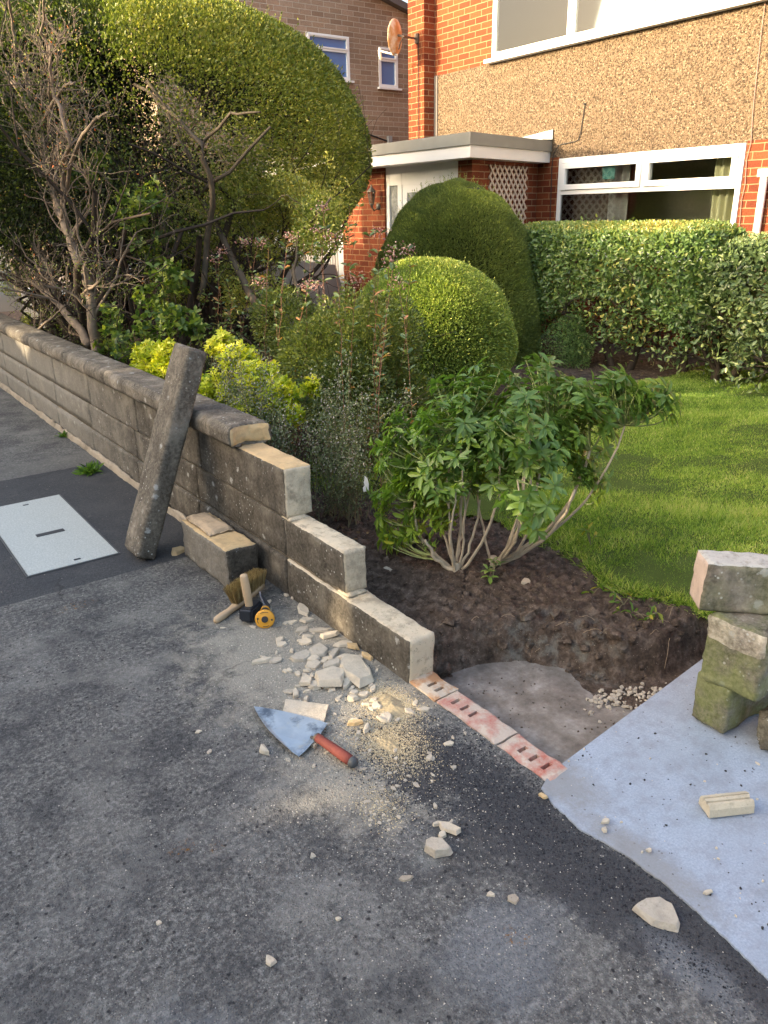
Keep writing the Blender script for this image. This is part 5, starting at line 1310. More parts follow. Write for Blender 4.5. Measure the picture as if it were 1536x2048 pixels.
    for (pts, rr) in (([(600, 600, 2.6), (585, 540, 2.7), (600, 470, 2.8), (660, 400, 2.9)], .018), ([(520, 620, 2.5), (470, 520, 2.6), (400, 400, 2.6), (385, 330, 2.5), (300, 160, 2.4)], .035), ([(400, 600, 2.3), (410, 480, 2.4), (430, 380, 2.4), (400, 290, 2.3), (350, 230, 2.3), (270, 170, 2.3)], .03), ([(400, 395, 2.4), (460, 340, 2.5), (540, 250, 2.7)], .02), ([(300, 600, 2.2), (340, 520, 2.3), (330, 420, 2.4), (300, 330, 2.4)], .04), ([(250, 640, 2.2), (180, 560, 2.3), (200, 380, 2.4), (150, 200, 2.4)], .035), ([(395, 300, 2.4), (460, 225, 2.5), (520, 225, 2.6)], .015)):
        P3 = [Vector(PX(p[0], p[1], p[2]+.45)) for p in pts]
        # subdivide with a little wander
        o = [P3[0]]
        for a_, b_ in zip(P3[:-1], P3[1:]):
            for k in (1, 2, 3): o.append(a_.lerp(b_, k/3)+Vector((random.gauss(0, .012), random.gauss(0, .012), random.gauss(0, .012))))
        mb.tube(o, [rr*(1-.6*i/len(o)) for i in range(len(o))], 7)
    mb.build('limbs', simple('limb_bark', (.1, .082, .06), .95, 0, .6, 14, .9, .1), r, smooth=True, fix=False)
big_hedge()

def bare_shrub():
    r = thing('bare_shrub', 'bare pruned shrub with pale lichened branches behind the coping of the wall', 'shrub', tuple(PX(195, 735, 1.72)*[1, 1, 0]))
    random.seed(21); mb = MB(); tips = []
    def limb(pts, r0, r1, kids, L, dep=2):
        P3 = [Vector(PX(*p)) for p in pts]; o = []
        for a_, b_ in zip(P3[:-1], P3[1:]):
            for k in range(4): o.append(a_.lerp(b_, k/4)+Vector((random.gauss(0, .008),)*3))
        o.append(P3[-1]); n = len(o); rad = [r0+(r1-r0)*i/(n-1) for i in range(n)]; mb.tube(o, [q*(1+.12*mn.noise(p*9)) for q, p in zip(rad, o)], 9)
        for _ in range(kids):
            k = random.randint(n//5, n-1); d = (o[min(k+1, n-1)]-o[max(0, k-1)]).normalized(); s = Vector((random.gauss(0, .5), random.gauss(0, 1), random.gauss(0.1, .8))); s = (s-d*s.dot(d)).normalized()
            grow(mb, o[k], (d*.45+s*.6+Vector((0, 0, .45))), L*random.uniform(.55, 1.1), rad[k]*random.uniform(.25, .42), dep, tips, .65, .3, (3, 5), .6, 6, 6, .22, .0022)
    limb([(205, 760, 1.75), (192, 700, 1.74), (185, 640, 1.75), (178, 570, 1.76), (150, 510, 1.76), (125, 440, 1.77), (100, 370, 1.78), (84, 290, 1.8), (70, 235, 1.8), (30, 170, 1.82), (-20, 110, 1.85)], .042, .022, 26, .7)
    limb([(180, 690, 1.74), (150, 650, 1.72), (110, 600, 1.7), (60, 560, 1.7), (30, 500, 1.7), (0, 420, 1.72), (-30, 350, 1.75)], .036, .015, 20, .6)
    limb([(110, 590, 1.7), (100, 540, 1.7), (60, 480, 1.72), (10, 440, 1.72)], .025, .012, 7, .5)
    limb([(125, 440, 1.77), (128, 380, 1.75), (122, 330, 1.72), (140, 290, 1.7), (125, 230, 1.7), (105, 180, 1.7), (100, 90, 1.7)], .02, .009, 10, .45)
    limb([(130, 400, 1.77), (140, 330, 1.75), (165, 270, 1.74), (195, 235, 1.72), (215, 225, 1.72)], .017, .007, 6, .3, 1)
    limb([(80, 260, 1.8), (100, 215, 1.76), (130, 170, 1.74), (150, 165, 1.72)], .016, .007, 5, .35, 1)
    limb([(100, 200, 1.78), (100, 130, 1.75), (85, 60, 1.72), (90, -20, 1.7)], .014, .006, 5, .3, 1)
    limb([(60, 200, 1.8), (40, 120, 1.76), (25, 60, 1.72), (20, -20, 1.7)], .016, .008, 8, .35, 1)
    limb([(90, 370, 1.78), (60, 300, 1.76), (30, 230, 1.74), (-10, 170, 1.72)], .016, .008, 8, .35, 1)
    limb([(150, 600, 1.74), (200, 560, 1.74), (230, 520, 1.76)], .012, .006, 4, .25, 1)
    limb([(60, 670, 1.62), (100, 640, 1.62), (130, 610, 1.66)], .01, .006, 8, .3, 1)
    mb.build('branches', M_BARK, r, smooth=True, fix=False)
    T = np.array([t[0][:] for t in tips]); m = 4; P = np.repeat(T, m, 0)+rng.normal(0, .02, (len(T)*m, 3)); k = rng.random(len(P)) < .5; P = P[k]
    leafy('buds', P, norm(sph(len(P))+[0, 0, 1]), .02, .45, leafmat('bud_leaf', [(0, (0.112, 0.140, 0.042)), (.6, (0.308, 0.336, 0.112)), (.85, (0.420, 0.280, 0.112)), (1, (0.700, 0.168, 0.042))], .6, .2), r, .9)
    # fine low twigs hanging over the wall
    mb = MB(); tips = []
    for k in range(90):
        p = PX(random.uniform(-20, 260), random.uniform(480, 720), random.uniform(1.6, 1.9)); grow(mb, p, (random.gauss(-.3, .4), random.gauss(0, 1), random.gauss(.15, .5)), random.uniform(.12, .3), .004, 1, tips, .8, .0, (2, 3), .6, 4, 4, .3, .0015)
    mb.build('fine_twigs', M_BARKD, r, fix=False)
    T = np.array([t[0][:] for t in tips]); P = np.repeat(T, 7, 0)+rng.normal(0, .03, (len(T)*7, 3)); leafy('low_leaves', P, sph(len(P)), .018, .5, leafmat('low_leaf', [(0, (0.056, 0.084, 0.021)), (1, (0.224, 0.280, 0.056))]), r)
bare_shrub()

def rosettes(T, Dn, per, L, W, mt, parent, name='foliage', spread=1.0, tmpl=LEAF8, drp=.3, rnd=None):
    """leaves in whorls round each twig tip"""
    n = len(T); ph = rng.uniform(0, 6.28, n); Ps = []; As = []; Ns = []; R = []
    Dn = norm(Dn); a = norm(np.cross(Dn, rng.normal(size=(n, 3)))); b = np.cross(Dn, a)
    for k in range(per):
        t = ph+2*pi*k/per+rng.normal(0, .2, n); rad = a*np.cos(t)[:, None]+b*np.sin(t)[:, None]; el = rng.uniform(.0, .9, n)[:, None]
        A = rad*spread+Dn*(el)+np.array([0, 0, -drp]); Ps.append(T-Dn*(.02*k/per)); As.append(A); Ns.append(Dn+rad*-.2+rng.normal(0, .15, (n, 3))); R.append(rnd if rnd is not None else rng.random(n))
    P = np.concatenate(Ps); n2 = len(P); l = L*rng.uniform(.7, 1.15, n2)
    V, k, f, n2 = leaves(P, np.concatenate(As), np.concatenate(Ns), l, l*W, tmpl)
    return cloud(name, V, k, f, n2, mt, parent, np.clip(np.concatenate(R)+rng.normal(0, .12, n2), 0, 1))

def choisya():
    b1 = Vector(G(912, 1172)); b2 = Vector(G(985, 1158)); r = thing('mexican_orange_bush', 'glossy green bush with star-shaped leaf clusters and pale bare stems rising from the dug soil', 'bush', ((b1.x+b2.x)/2, (b1.y+b2.y)/2, 0))
    b1.z = height(b1.x, b1.y)-.01; b2.z = height(b2.x, b2.y)-.01
    random.seed(3); rs = np.random.default_rng(9)
    blobs = [(830, 890, 2.1, .2), (800, 960, 2.05, .16), (900, 830, 2.2, .2), (990, 800, 2.35, .2), (1080, 770, 2.5, .17), (1070, 850, 2.3, .2), (1160, 810, 2.5, .17), (1240, 800, 2.55, .14), (1310, 800, 2.6, .09), (950, 900, 2.2, .2), (1050, 900, 2.35, .17), (1150, 880, 2.5, .14), (800, 1040, 2.05, .12), (860, 1030, 2.1, .13), (1180, 930, 2.5, .08), (780, 1080, 2.0, .07), (1230, 760, 2.6, .08), (880, 950, 2.1, .17)]
    T = []; 
    for (px, py, x, s) in blobs:
        c = PX(px, py, x); n = int(850*s*s*1.05)+4; u = sph(n)*rng.random((n, 1))**.33*s*1.0; u[:, 2] *= .85; T.append(c+u)
    T = np.concatenate(T)
    extra = [(1355, 800, 2.62), (1345, 826, 2.62), (1335, 790, 2.62), (1095, 1010, 2.12), (1070, 1030, 2.1), (1050, 1010, 2.1), (1100, 722, 2.5), (1090, 735, 2.5), (1030, 750, 2.5), (1240, 745, 2.6), (1260, 752, 2.6), (1215, 765, 2.6), (775, 1000, 2.03), (755, 1000, 2.02), (1215, 960, 2.5), (1200, 990, 2.5), (1060, 985, 2.1), (1085, 1010, 2.12), (1045, 1000, 2.1), (1010, 1000, 2.1), (1075, 1060, 2.1), (1060, 1040, 2.1), (1110, 970, 2.12), (880, 1050, 2.1), (800, 1100, 2.0), (760, 1090, 2.0), (1190, 940, 2.5)]
    T = np.concatenate([T, [PX(*e) for e in extra]]); T = T[T[:, 2] > .12]
    c = T.mean(0); Dn = norm((T-c)*[1, 1, .8]+np.array([0, 0, .45])+rng.normal(0, .15, T.shape))
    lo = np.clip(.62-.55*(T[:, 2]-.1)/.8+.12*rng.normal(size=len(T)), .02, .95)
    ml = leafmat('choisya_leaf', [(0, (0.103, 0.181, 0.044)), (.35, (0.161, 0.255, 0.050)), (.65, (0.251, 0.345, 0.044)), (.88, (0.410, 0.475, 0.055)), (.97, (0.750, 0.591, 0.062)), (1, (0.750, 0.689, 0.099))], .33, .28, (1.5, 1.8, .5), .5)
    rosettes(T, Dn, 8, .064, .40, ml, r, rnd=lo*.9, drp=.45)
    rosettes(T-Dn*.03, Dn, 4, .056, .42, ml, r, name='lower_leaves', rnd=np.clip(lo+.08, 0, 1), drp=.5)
    # main stems
    mb = MB(); nodes = []
    spec = [(b1, (830, 1000, 2.05)), (b1, (850, 1080, 2.0)), (b1, (1000, 930, 2.2)), (b1, (905, 900, 2.15)), (b1, (870, 930, 2.1)), (b1, (940, 950, 2.2)), (b1, (920, 860, 2.2)), (b2, (1065, 900, 2.3)), (b2, (1060, 880, 2.25)), (b2, (1180, 900, 2.5)), (b2, (1150, 980, 2.4)), (b2, (1100, 860, 2.4)), (b2, (1250, 850, 2.55)), (b2, (960, 880, 2.3)), (b2, (1035, 960, 2.15)), (b1, (925, 930, 2.1)), (b1, (912, 980, 2.05)), (b1, (960, 1000, 2.2)), (b2, (1050, 930, 2.25)), (b2, (1075, 980, 2.3)), (b1, (895, 1000, 2.1))]
    for i, (b, e) in enumerate(spec):
        e3 = Vector(PX(*e)); out = Vector((e3.x-b.x, e3.y-b.y, 0))*.22; pts = curve(b+Vector((random.gauss(0, .008), random.gauss(0, .008), 0)), e3, out+Vector((random.gauss(0, .015), random.gauss(0, .015), -.02)), 9, .004)
        rr = random.uniform(.006, .0095)+(.0025 if i in (1, 9, 10, 0) else 0); mb.tube(pts, [rr*(1-.5*k/9) for k in range(10)], 8); nodes += [(p, rr*(1-.5*k/9)) for k, p in enumerate(pts) if k > 3]
    mb.tube([b1+Vector((0, 0, -.03)), b1+Vector((0, 0, .05))], [.026, .016], 10); mb.tube([b2+Vector((0, 0, -.03)), b2+Vector((0, 0, .05))], [.028, .016], 10)
    mb.build('stems', M_BARKP, r, smooth=True, fix=False)
    mb = MB(); NP = np.array([p[0][:] for p in nodes])
    for t in T[::1]:
        d = np.linalg.norm(NP-t, axis=1)+(NP[:, 2] > t[2])*.3; k = int(np.argmin(d)); a = Vector(NP[k]); t3 = Vector(t)
        mb.tube(curve(a, t3, Vector((random.gauss(0, .012), random.gauss(0, .012), -.02)), 4), [.004, .0035, .003, .0025, .002], 5, cap=False)
    mb.build('twigs', simple('green_twig', (.2, .24, .08), .6, 0, .3, 20, 0), r, smooth=True, fix=False)
choisya()

def topiary():
    # dome-shaped conifer-like bush
    ml = leafmat('dome_leaf', [(0, (0.082, 0.115, 0.034)), (.5, (0.202, 0.252, 0.062)), (.8, (0.332, 0.389, 0.081)), (1, (0.521, 0.567, 0.116))], .6, .2)
    top = PX(915, 365, 6.0); cx, cy = 6.0, top[1]; r = thing('dome_shrub', 'tall clipped dome-shaped evergreen in front of the porch', 'topiary shrub', (cx, cy, 0))
    n = 230000; Hh = top[2]; z = rng.random(n)*Hh; u = z/Hh; R = .98*np.sqrt(np.clip(1-u**3.0, 0, 1))*(1-.10*u)*(.93+.07*np.minimum(1, u*5))
    th = rng.uniform(0, 2*pi, n); rr = R*(1-.1*rng.random(n)**2)
    P = np.stack([cx+rr*np.cos(th), cy+rr*np.sin(th), z], 1); P += norm(P-[cx, cy, .8])*(.045*fnoise(P, 5, 3)+.035*fnoise(P, 17, 4))[:, None]
    dR = .98*1.5*u**2/np.maximum(.25, np.sqrt(np.clip(1-u**3, .02, 1)))/Hh; Nn = norm(np.stack([np.cos(th), np.sin(th), dR], 1))
    leafy('foliage', P, Nn, .036, .28, ml, r, 1.0, droop=-.5, rnd=rcol(P, 7, 6, .16, .48, .17), facing=.3)
    k = rng.integers(0, len(P), 900); S = np.repeat(P[k], 7, 0)+np.repeat(Nn[k]*.6+[0, 0, .5], 7, 0)*np.tile(np.linspace(0, .085, 7), 900)[:, None]+rng.normal(0, .003, (6300, 3)); leafy('stray_shoots', S, np.repeat(Nn[k], 7, 0)+[0, 0, .6], .02, .35, ml, r, .8)
    mb = MB(); core(mb, cx, cy, Hh, lambda u_: .86*math.sqrt(max(0, 1-u_**3))*(1-.1*u_)*(.9+.1*min(1, u_*5))); mb.build('inner_shade_core', simple('dark_core', (.012, .016, .008), 1), r, smooth=True)  # solid core coloured near black as the shade inside the dome
    # rounded ball
    ml = leafmat('box_leaf', [(0, (0.090, 0.139, 0.037)), (.45, (0.219, 0.302, 0.066)), (.75, (0.414, 0.486, 0.105)), (1, (0.750, 0.750, 0.199))], .42, .25)
    c = PX(868, 690, 4.2); r = thing('ball_shrub', 'rounded clipped ball shrub, brownish on top, in front of the dome-shaped evergreen', 'topiary shrub', (c[0], c[1], 0))
    a = np.array([.66, .68, .66]); c[2] = .60; P, Nn = shell(c, a, 190000, .14, .045, 5, 7, .02); k = rng.integers(0, len(P), 500); S = np.repeat(P[k], 6, 0)+np.repeat(Nn[k]*.7+[0, 0, .3], 6, 0)*np.tile(np.linspace(0, .055, 6), 500)[:, None]+rng.normal(0, .003, (3000, 3)); leafy('stray_shoots', S, np.repeat(Nn[k], 6, 0)+[0, 0, .5], .018, .45, ml, r, .8)
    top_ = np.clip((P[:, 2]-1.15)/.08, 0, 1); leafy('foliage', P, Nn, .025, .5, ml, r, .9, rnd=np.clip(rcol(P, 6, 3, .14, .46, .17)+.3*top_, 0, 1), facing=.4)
    mb = MB(); sphere(mb, c, a*.9); mb.build('inner_shade_core', bpy.data.materials['dark_core'], r, smooth=True)  # same near-black core, painted shade inside the ball
    # loose box bush between
    r = thing('box_bush', 'loose dark green box bush left of the rounded ball shrub', 'bush', (2.9, 4.3, 0)); Q = []; N_ = []
    for (px, py, x, s) in ((700, 700, 2.8, .3), (650, 740, 2.6, .26), (690, 800, 2.55, .26), (620, 720, 2.6, .2), (740, 760, 2.85, .3), (700, 830, 2.8, .26), (600, 690, 2.8, .22), (770, 680, 3.0, .24), (560, 640, 2.8, .2), (790, 820, 2.95, .26)):
        cc = PX(px, py, x); p_, n_ = shell(cc, (s, s, s*1.05), int(80000*s*s), .35, .2, 9, int(px)); Q.append(p_); N_.append(n_)
    P = np.concatenate(Q); Nn = np.concatenate(N_); k = P[:, 2] > .02; P = P[k]; Nn = Nn[k]
    leafy('foliage', P, Nn, .024, .6, leafmat('box_bush_leaf', [(0, (0.044, 0.071, 0.021)), (.5, (0.135, 0.172, 0.039)), (1, (0.386, 0.402, 0.086))], .35, .25), r, .9, rnd=rcol(P, 8, 6, .2, .42))
def core(mb, cx, cy, Hh, f, na=28, nz=14):
    vs = []; fs = []
    for j in range(nz+1):
        u = j/nz*.97
        for k in range(na): t = 2*pi*k/na; vs.append((cx+f(u)*cos(t), cy+f(u)*sin(t), u*Hh))
    for j in range(nz):
        for k in range(na): fs.append((j*na+k, j*na+(k+1) % na, (j+1)*na+(k+1) % na, (j+1)*na+k))
    fs.append(tuple(range(nz*na, (nz+1)*na))); mb.add(vs, fs)
def sphere(mb, c, a, n=24):
    vs = []; fs = []
    for j in range(n//2+1):
        t = pi*j/(n//2)
        for k in range(n): q = 2*pi*k/n; vs.append((c[0]+a[0]*sin(t)*cos(q), c[1]+a[1]*sin(t)*sin(q), c[2]+a[2]*cos(t)))
    for j in range(n//2):
        for k in range(n): fs.append((j*n+k, j*n+(k+1) % n, (j+1)*n+(k+1) % n, (j+1)*n+k))
    mb.add(vs, fs)
topiary()

def laurel():
    def hedge(name, label, y0, y1, x0, x1, ztop, zlow, n, L, mt, trunks, seed, rd=.28):
        r = thing(name, label, 'hedge', ((x0+x1)/2, (y0+y1)/2, 0)); P = []; Nn = []
        # top, front, two ends of a rounded box
        c = np.array([(x0+x1)/2, (y0+y1)/2, (ztop+zlow)/2]); h = np.array([(x1-x0)/2, (y1-y0)/2, (ztop-zlow)/2])
        D = rng.uniform(-1, 1, (n, 3)); f = rng.choice(6, n, p=[.32, .06, .1, .1, .06, .36]); ax = f//2; sg = (f % 2)*2-1; D[np.arange(n), ax] = sg
        P = c+D*h; core_ = np.clip(P, c-h+rd, c+h-rd); v = P-core_; l = np.linalg.norm(v, axis=1, keepdims=True); Nn = np.where(l > 1e-6, v/np.maximum(l, 1e-6), 0); P = core_+Nn*np.minimum(l, rd)
        P = P+Nn*(-.12*rng.random(n)**1.6+.03*fnoise(P, 5, seed)*(P[:, 2] < ztop-.1))[:, None]
        low = P[:, 2] < zlow+.38+.22*fnoise(P*[1, 1, 0], 4, seed+3); keep = ~(low & (rng.random(n) < .93)); P = P[keep]; Nn = Nn[keep]
        top = P[:, 2] > ztop-.09
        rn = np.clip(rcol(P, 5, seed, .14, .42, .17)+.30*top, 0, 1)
        Lr = L*np.where(top, .55, 1)*rng.uniform(.6, 1.2, len(P))
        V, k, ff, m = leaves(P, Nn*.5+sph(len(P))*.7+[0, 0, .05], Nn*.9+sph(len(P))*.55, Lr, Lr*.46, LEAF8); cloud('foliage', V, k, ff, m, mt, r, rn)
        mb = MB(); tips = []
        for (x, y, dx, dy) in trunks: grow(mb, (x, y, 0), (dx, dy, 1), .75, .045, 3, tips, .8, .2, (3, 4), .7, 5, 7, .16)
        mb.build('branches', M_BARKD, r, smooth=True, fix=False)
        T = np.array([t[0][:] for t in tips]); ok = (T[:, 2] < ztop-.1) & (T[:, 0] > x0-.1) & (T[:, 0] < x1) & (T[:, 1] > y0-.2) & (T[:, 1] < y1+.2); T = T[ok]; P = np.repeat(T, 18, 0)+rng.normal(0, .08, (len(T)*18, 3))
        V, k, ff, m = leaves(P, sph(len(P)), sph(len(P)), L*.9, L*.42, LEAF8); cloud('inner_leaves', V, k, ff, m, mt, r)
    random.seed(8)
    ml = leafmat('laurel_leaf', [(0, (0.053, 0.096, 0.029)), (.4, (0.121, 0.204, 0.058)), (.7, (0.226, 0.300, 0.080)), (.9, (0.377, 0.409, 0.116)), (1, (0.634, 0.491, 0.145))], .3, .22, (1.4, 1.6, .5), .55)
    hedge('laurel_hedge', 'flat-topped laurel hedge with broad glossy leaves below the ground floor window', 4.15, 6.75, 6.45, 7.35, 1.46, .22, 42000, .058, ml, [(6.8, 5.3, -.1, .1), (6.75, 5.05, 0, -.2), (6.9, 4.5, 0, .1), (6.8, 5.9, 0, .2), (6.95, 4.2, .1, -.3)], 5)
    mg = leafmat('grey_laurel_leaf', [(0, (0.046, 0.072, 0.029)), (.4, (0.103, 0.159, 0.059)), (.75, (0.196, 0.265, 0.098)), (1, (0.414, 0.450, 0.167))], .35, .2, (1.3, 1.4, .6), .5)
    hedge('rhododendron_hedge', 'greyer darker hedge with drooping leaves at the right end of the laurel hedge', 2.6, 4.25, 6.5, 7.4, 1.36, .35, 15000, .066, mg, [(6.85, 4.0, 0, -.5), (6.9, 3.7, 0, -.9), (6.8, 4.1, 0, -.1), (7.0, 3.2, 0, -.2)], 9, .32)
    # small dark shrub at the hedge foot
    r = thing('dark_shrub', 'small fine-leaved dark shrub at the left foot of the laurel hedge', 'shrub', (6.3, 5.6, 0)); c = PX(1150, 665, 6.5); P, Nn = shell(c-[0, 0, .14], (.2, .24, .34), 9000, .8, .35, 6, 2, .02); leafy('foliage', P, Nn, .024, .4, leafmat('dark_shrub_leaf', [(0, (0.051, 0.107, 0.039)), (1, (0.235, 0.357, 0.111))]), r)
laurel()

def front_plants():
    # golden euonymus
    r = thing('golden_shrub', 'bright yellow-green variegated shrub behind the coping of the wall', 'shrub', tuple(PX(420, 800, 1.95)*[1, 1, 0]))
    T = []
    for (px, py, x, s) in ((300, 720, 1.8, .15), (270, 750, 1.78, .08), (340, 730, 1.85, .17), (440, 690, 2.0, .1), (480, 720, 2.0, .14), (520, 760, 1.95, .14), (440, 780, 1.9, .16), (560, 790, 1.95, .12), (380, 780, 1.85, .13), (500, 830, 1.85, .13), (620, 770, 2.15, .05), (330, 700, 1.85, .09), (590, 830, 1.95, .06)):
        c = PX(px, py, x); n = int(6000*s*s)+8; T.append(c+sph(n)*rng.random((n, 1))**.35*s*[.8, 1, .8])
    T = np.concatenate(T); T = T[(T[:, 0] > 1.66) | (T[:, 2] > .72)]; Dn = norm(rng.normal(0, .5, T.shape)+[-.3, -.2, 1.0])
    ml = leafmat('golden_leaf', [(0, (0.095, 0.190, 0.010)), (.35, (0.285, 0.380, 0.015)), (.7, (0.522, 0.580, 0.030)), (1, (0.684, 0.680, 0.120))], .4, .35, (1.3, 1.2, .4))
    low = np.clip(.5+1.0*(T[:, 2]-.62)+.22*rng.normal(size=len(T)), 0, 1); rosettes(T, Dn, 6, .04, .46, ml, r, rnd=low, drp=-.1)
    rosettes(T-Dn*.03, Dn, 4, .032, .5, ml, r, name='lower_leaves', rnd=np.clip(low-.1, 0, 1), drp=.1)
    mb = MB(); b = Vector((1.95, T[:, 1].mean(), 0))
    for k in range(0, len(T), 4): mb.tube(curve(b+Vector((random.gauss(0, .05), (T[k][1]-b.y)*.5, 0)), Vector(T[k]), (0, 0, 0), 3, .01), [.004, .003, .002, .0015], 4, cap=False)
    mb.build('stems', M_STEMC, r, fix=False)
    # grey bud shrubs
    def buds(label, pts, base, seed):
        r = thing('grey_bud_shrub', label, 'shrub', (base[0], base[1], 0), 'grey budded shrubs behind the wall'); random.seed(seed); mb = MB(); P = []; Q = []
        for (px, py, x) in pts:
            for _ in range(3):
                e = Vector(PX(px+random.gauss(0, 14), py+random.gauss(0, 14), x+random.gauss(0, .03))); b = Vector((base[0]+random.gauss(0, .05), base[1]+random.gauss(0, .08), .02)); pts_ = curve(b, e, (random.gauss(0, .03), random.gauss(0, .03), .0), 8, .006); mb.tube(pts_, [.0035*(1-.7*k/8) for k in range(9)], 5, cap=False)
                for k in range(2, 9):
                    for __ in range(34 if k > 4 else 18): P.append(pts_[k]+Vector((random.gauss(0, .035), random.gauss(0, .035), random.gauss(0, .035))))
                    if k > 5:
                        for __ in range(7): Q.append(pts_[k]+Vector((random.gauss(0, .03), random.gauss(0, .03), random.gauss(.01, .025))))
        mb.build('stems', M_STEMC, r, fix=False)
        P = np.array([p[:] for p in P]); leafy('foliage', P, norm(sph(len(P))+[0, 0, .6]), .02, .36, leafmat('grey_leaf', [(0, (0.058, 0.082, 0.038)), (.6, (0.149, 0.190, 0.090)), (1, (0.264, 0.306, 0.165))], .6, .15), r, .8)
        Q = np.array([p[:] for p in Q]); oc = (np.array([(1,0,0),(-1,0,0),(0,1,0),(0,-1,0),(0,0,1),(0,0,-1)])*.005); n = len(Q); V = Q[:, None, :]+oc[None]*rng.uniform(.6, 1.2, (n, 1, 1))
        cloud('flower_buds', V.reshape(-1, 3), 6, [(0,2,4),(2,1,4),(1,3,4),(3,0,4),(2,0,5),(1,2,5),(3,1,5),(0,3,5)], n, leafmat('bud_grey', [(0, (.2, .18, .14)), (.7, (.42, .39, .32)), (1, (.6, .57, .48))], .8, 0), r)
    b = PX(470, 900, 1.8); buds('grey-green shrub with pale buds in front of the golden shrub', [(480, 760, 1.8), (470, 730, 1.85), (440, 740, 1.8), (500, 800, 1.78), (530, 740, 1.85), (560, 800, 1.85), (545, 850, 1.8), (450, 790, 1.76), (520, 850, 1.76), (590, 870, 1.9)], (1.85, 3.75), 4)
    buds('taller grey-green shrub with pale buds right of the golden shrub', [(690, 740, 2.1), (660, 790, 2.05), (700, 800, 2.1), (730, 800, 2.1), (640, 830, 2.0), (710, 870, 2.05), (690, 910, 2.0), (720, 930, 2.0), (620, 860, 1.95), (650, 900, 1.95), (825, 800, 2.3)], (2.1, 3.35), 6)
    # pink flowered shrub
    r = thing('pink_flowered_shrub', 'leggy shrub with reddish stems, grey-green leaves and pinkish flower heads', 'shrub', (2.9, 5.0, 0)); random.seed(12); mb = MB(); P = []; A = []; F = []
    tops = [(450, 520), (480, 480), (520, 470), (560, 500), (600, 480), (640, 450), (620, 420), (690, 470), (720, 430), (700, 520), (745, 480), (795, 500), (775, 520), (660, 560), (740, 560), (800, 560), (610, 560), (550, 600), (500, 620), (450, 610), (420, 660), (580, 680), (480, 680), (640, 640), (700, 620), (750, 620), (770, 650), (540, 690), (410, 600), (600, 740), (585, 760), (730, 545), (680, 590), (520, 560), (465, 570), (640, 520)]
    for (px, py) in tops+tops[::2]:
        x = random.uniform(2.4, 3.0); e = Vector(PX(px+random.gauss(0, 12), py+random.gauss(0, 14), x)); b_ = Vector((e.x+random.gauss(-.1, .12), e.y+random.gauss(0, .25), .0)); pts = curve(b_, e, (random.gauss(0, .04), random.gauss(0, .04), 0), 14, .006); mb.tube(pts, [.0026*(1-.5*k/14) for k in range(15)], 5, cap=False)
        for k in range(3, 15):
            s = Vector((random.gauss(0, 1), random.gauss(0, 1), .5)).normalized()
            for sg in (1, -1, .6, -.6):
                if random.random() < .8: P.append(pts[k]); A.append(Vector((s.x*sg, s.y*sg, .35)))
        if py < 570 and random.random() < .75: F.append((pts[-1], px))
    mb.build('stems', M_REDST, r, fix=False)
    P = np.array([p[:] for p in P]); A = np.array([a_[:] for a_ in A]); n = len(P); L = rng.uniform(.035, .062, n); V, k, f, n = leaves(P, A, sph(n)*.5+[0, 0, .8], L, L*.42, LEAF8)
    cloud('foliage', V, k, f, n, leafmat('greygreen_leaf', [(0, (0.056, 0.098, 0.046)), (.5, (0.150, 0.225, 0.100)), (.84, (0.300, 0.370, 0.144)), (.92, (0.525, 0.273, 0.108)), (1, (0.637, 0.293, 0.144))], .5, .25), r)
    Q = []
    for (p, _) in F:
        for __ in range(42): Q.append((p.x+random.gauss(0, .028), p.y+random.gauss(0, .028), p.z+random.gauss(0, .018)))
    Q = np.array(Q); n = len(Q); oc = (np.array([(1,0,0),(-1,0,0),(0,1,0),(0,-1,0),(0,0,1),(0,0,-1)])*.006); V = Q[:, None, :]+oc[None]*rng.uniform(.5, 1.2, (n, 1, 1))
    cloud('flower_heads', V.reshape(-1, 3), 6, [(0,2,4),(2,1,4),(1,3,4),(3,0,4),(2,0,5),(1,2,5),(3,1,5),(0,3,5)], n, leafmat('pink_flower', [(0, (.28, .11, .1)), (.6, (.5, .28, .24)), (1, (.65, .48, .4))], .8, .1), r)
    # leafy weeds and suckers under the tall hedge
    r = thing('bramble', 'fresh green leafy suckers under the tall hedge behind the wall', 'plant', (2.0, 5.8, 0)); T = []
    for (px, py, x, s) in ((225, 640, 1.85, .12), (250, 690, 1.85, .12), (300, 600, 2.1, .14), (210, 690, 1.8, .08), (330, 640, 2.0, .12), (370, 640, 2.1, .1), (400, 650, 2.2, .1), (290, 660, 1.95, .12), (150, 360, 2.0, .1), (200, 330, 2.1, .12), (300, 400, 2.3, .15), (260, 420, 2.2, .15), (180, 430, 2.1, .12), (340, 560, 2.2, .15), (300, 500, 2.3, .15)):
        c = PX(px, py, x); n = int(1500*s*s)+5; T.append(c+sph(n)*rng.random((n, 1))**.4*s)
    T = np.concatenate(T); rosettes(T, sph(len(T))+[0, 0, .7], 5, .055, .62, leafmat('fresh_leaf', [(0, (0.046, 0.090, 0.019)), (.6, (0.123, 0.190, 0.038)), (1, (0.308, 0.358, 0.063))], .45, .35), r, drp=.1)
    mb = MB()
    for k in range(0, len(T), 9): t = Vector(T[k]); mb.tube(curve((t.x+random.gauss(0, .12), t.y+random.gauss(0, .2), 0), t, (random.gauss(0, .05), random.gauss(0, .05), 0), 6, .012), [.004, .004, .003, .003, .002, .002, .002], 4, cap=False)
    mb.build('stems', M_BARKD, r, fix=False)
    # tangled dark undergrowth and ivy so that the foot of the planting closes
    r = thing('undergrowth', 'dark tangle of stems and small leaves at the foot of the shrubs', 'undergrowth', (3, 5.5, 0)); r['kind'] = 'stuff'
    mb = MB(); tips = []
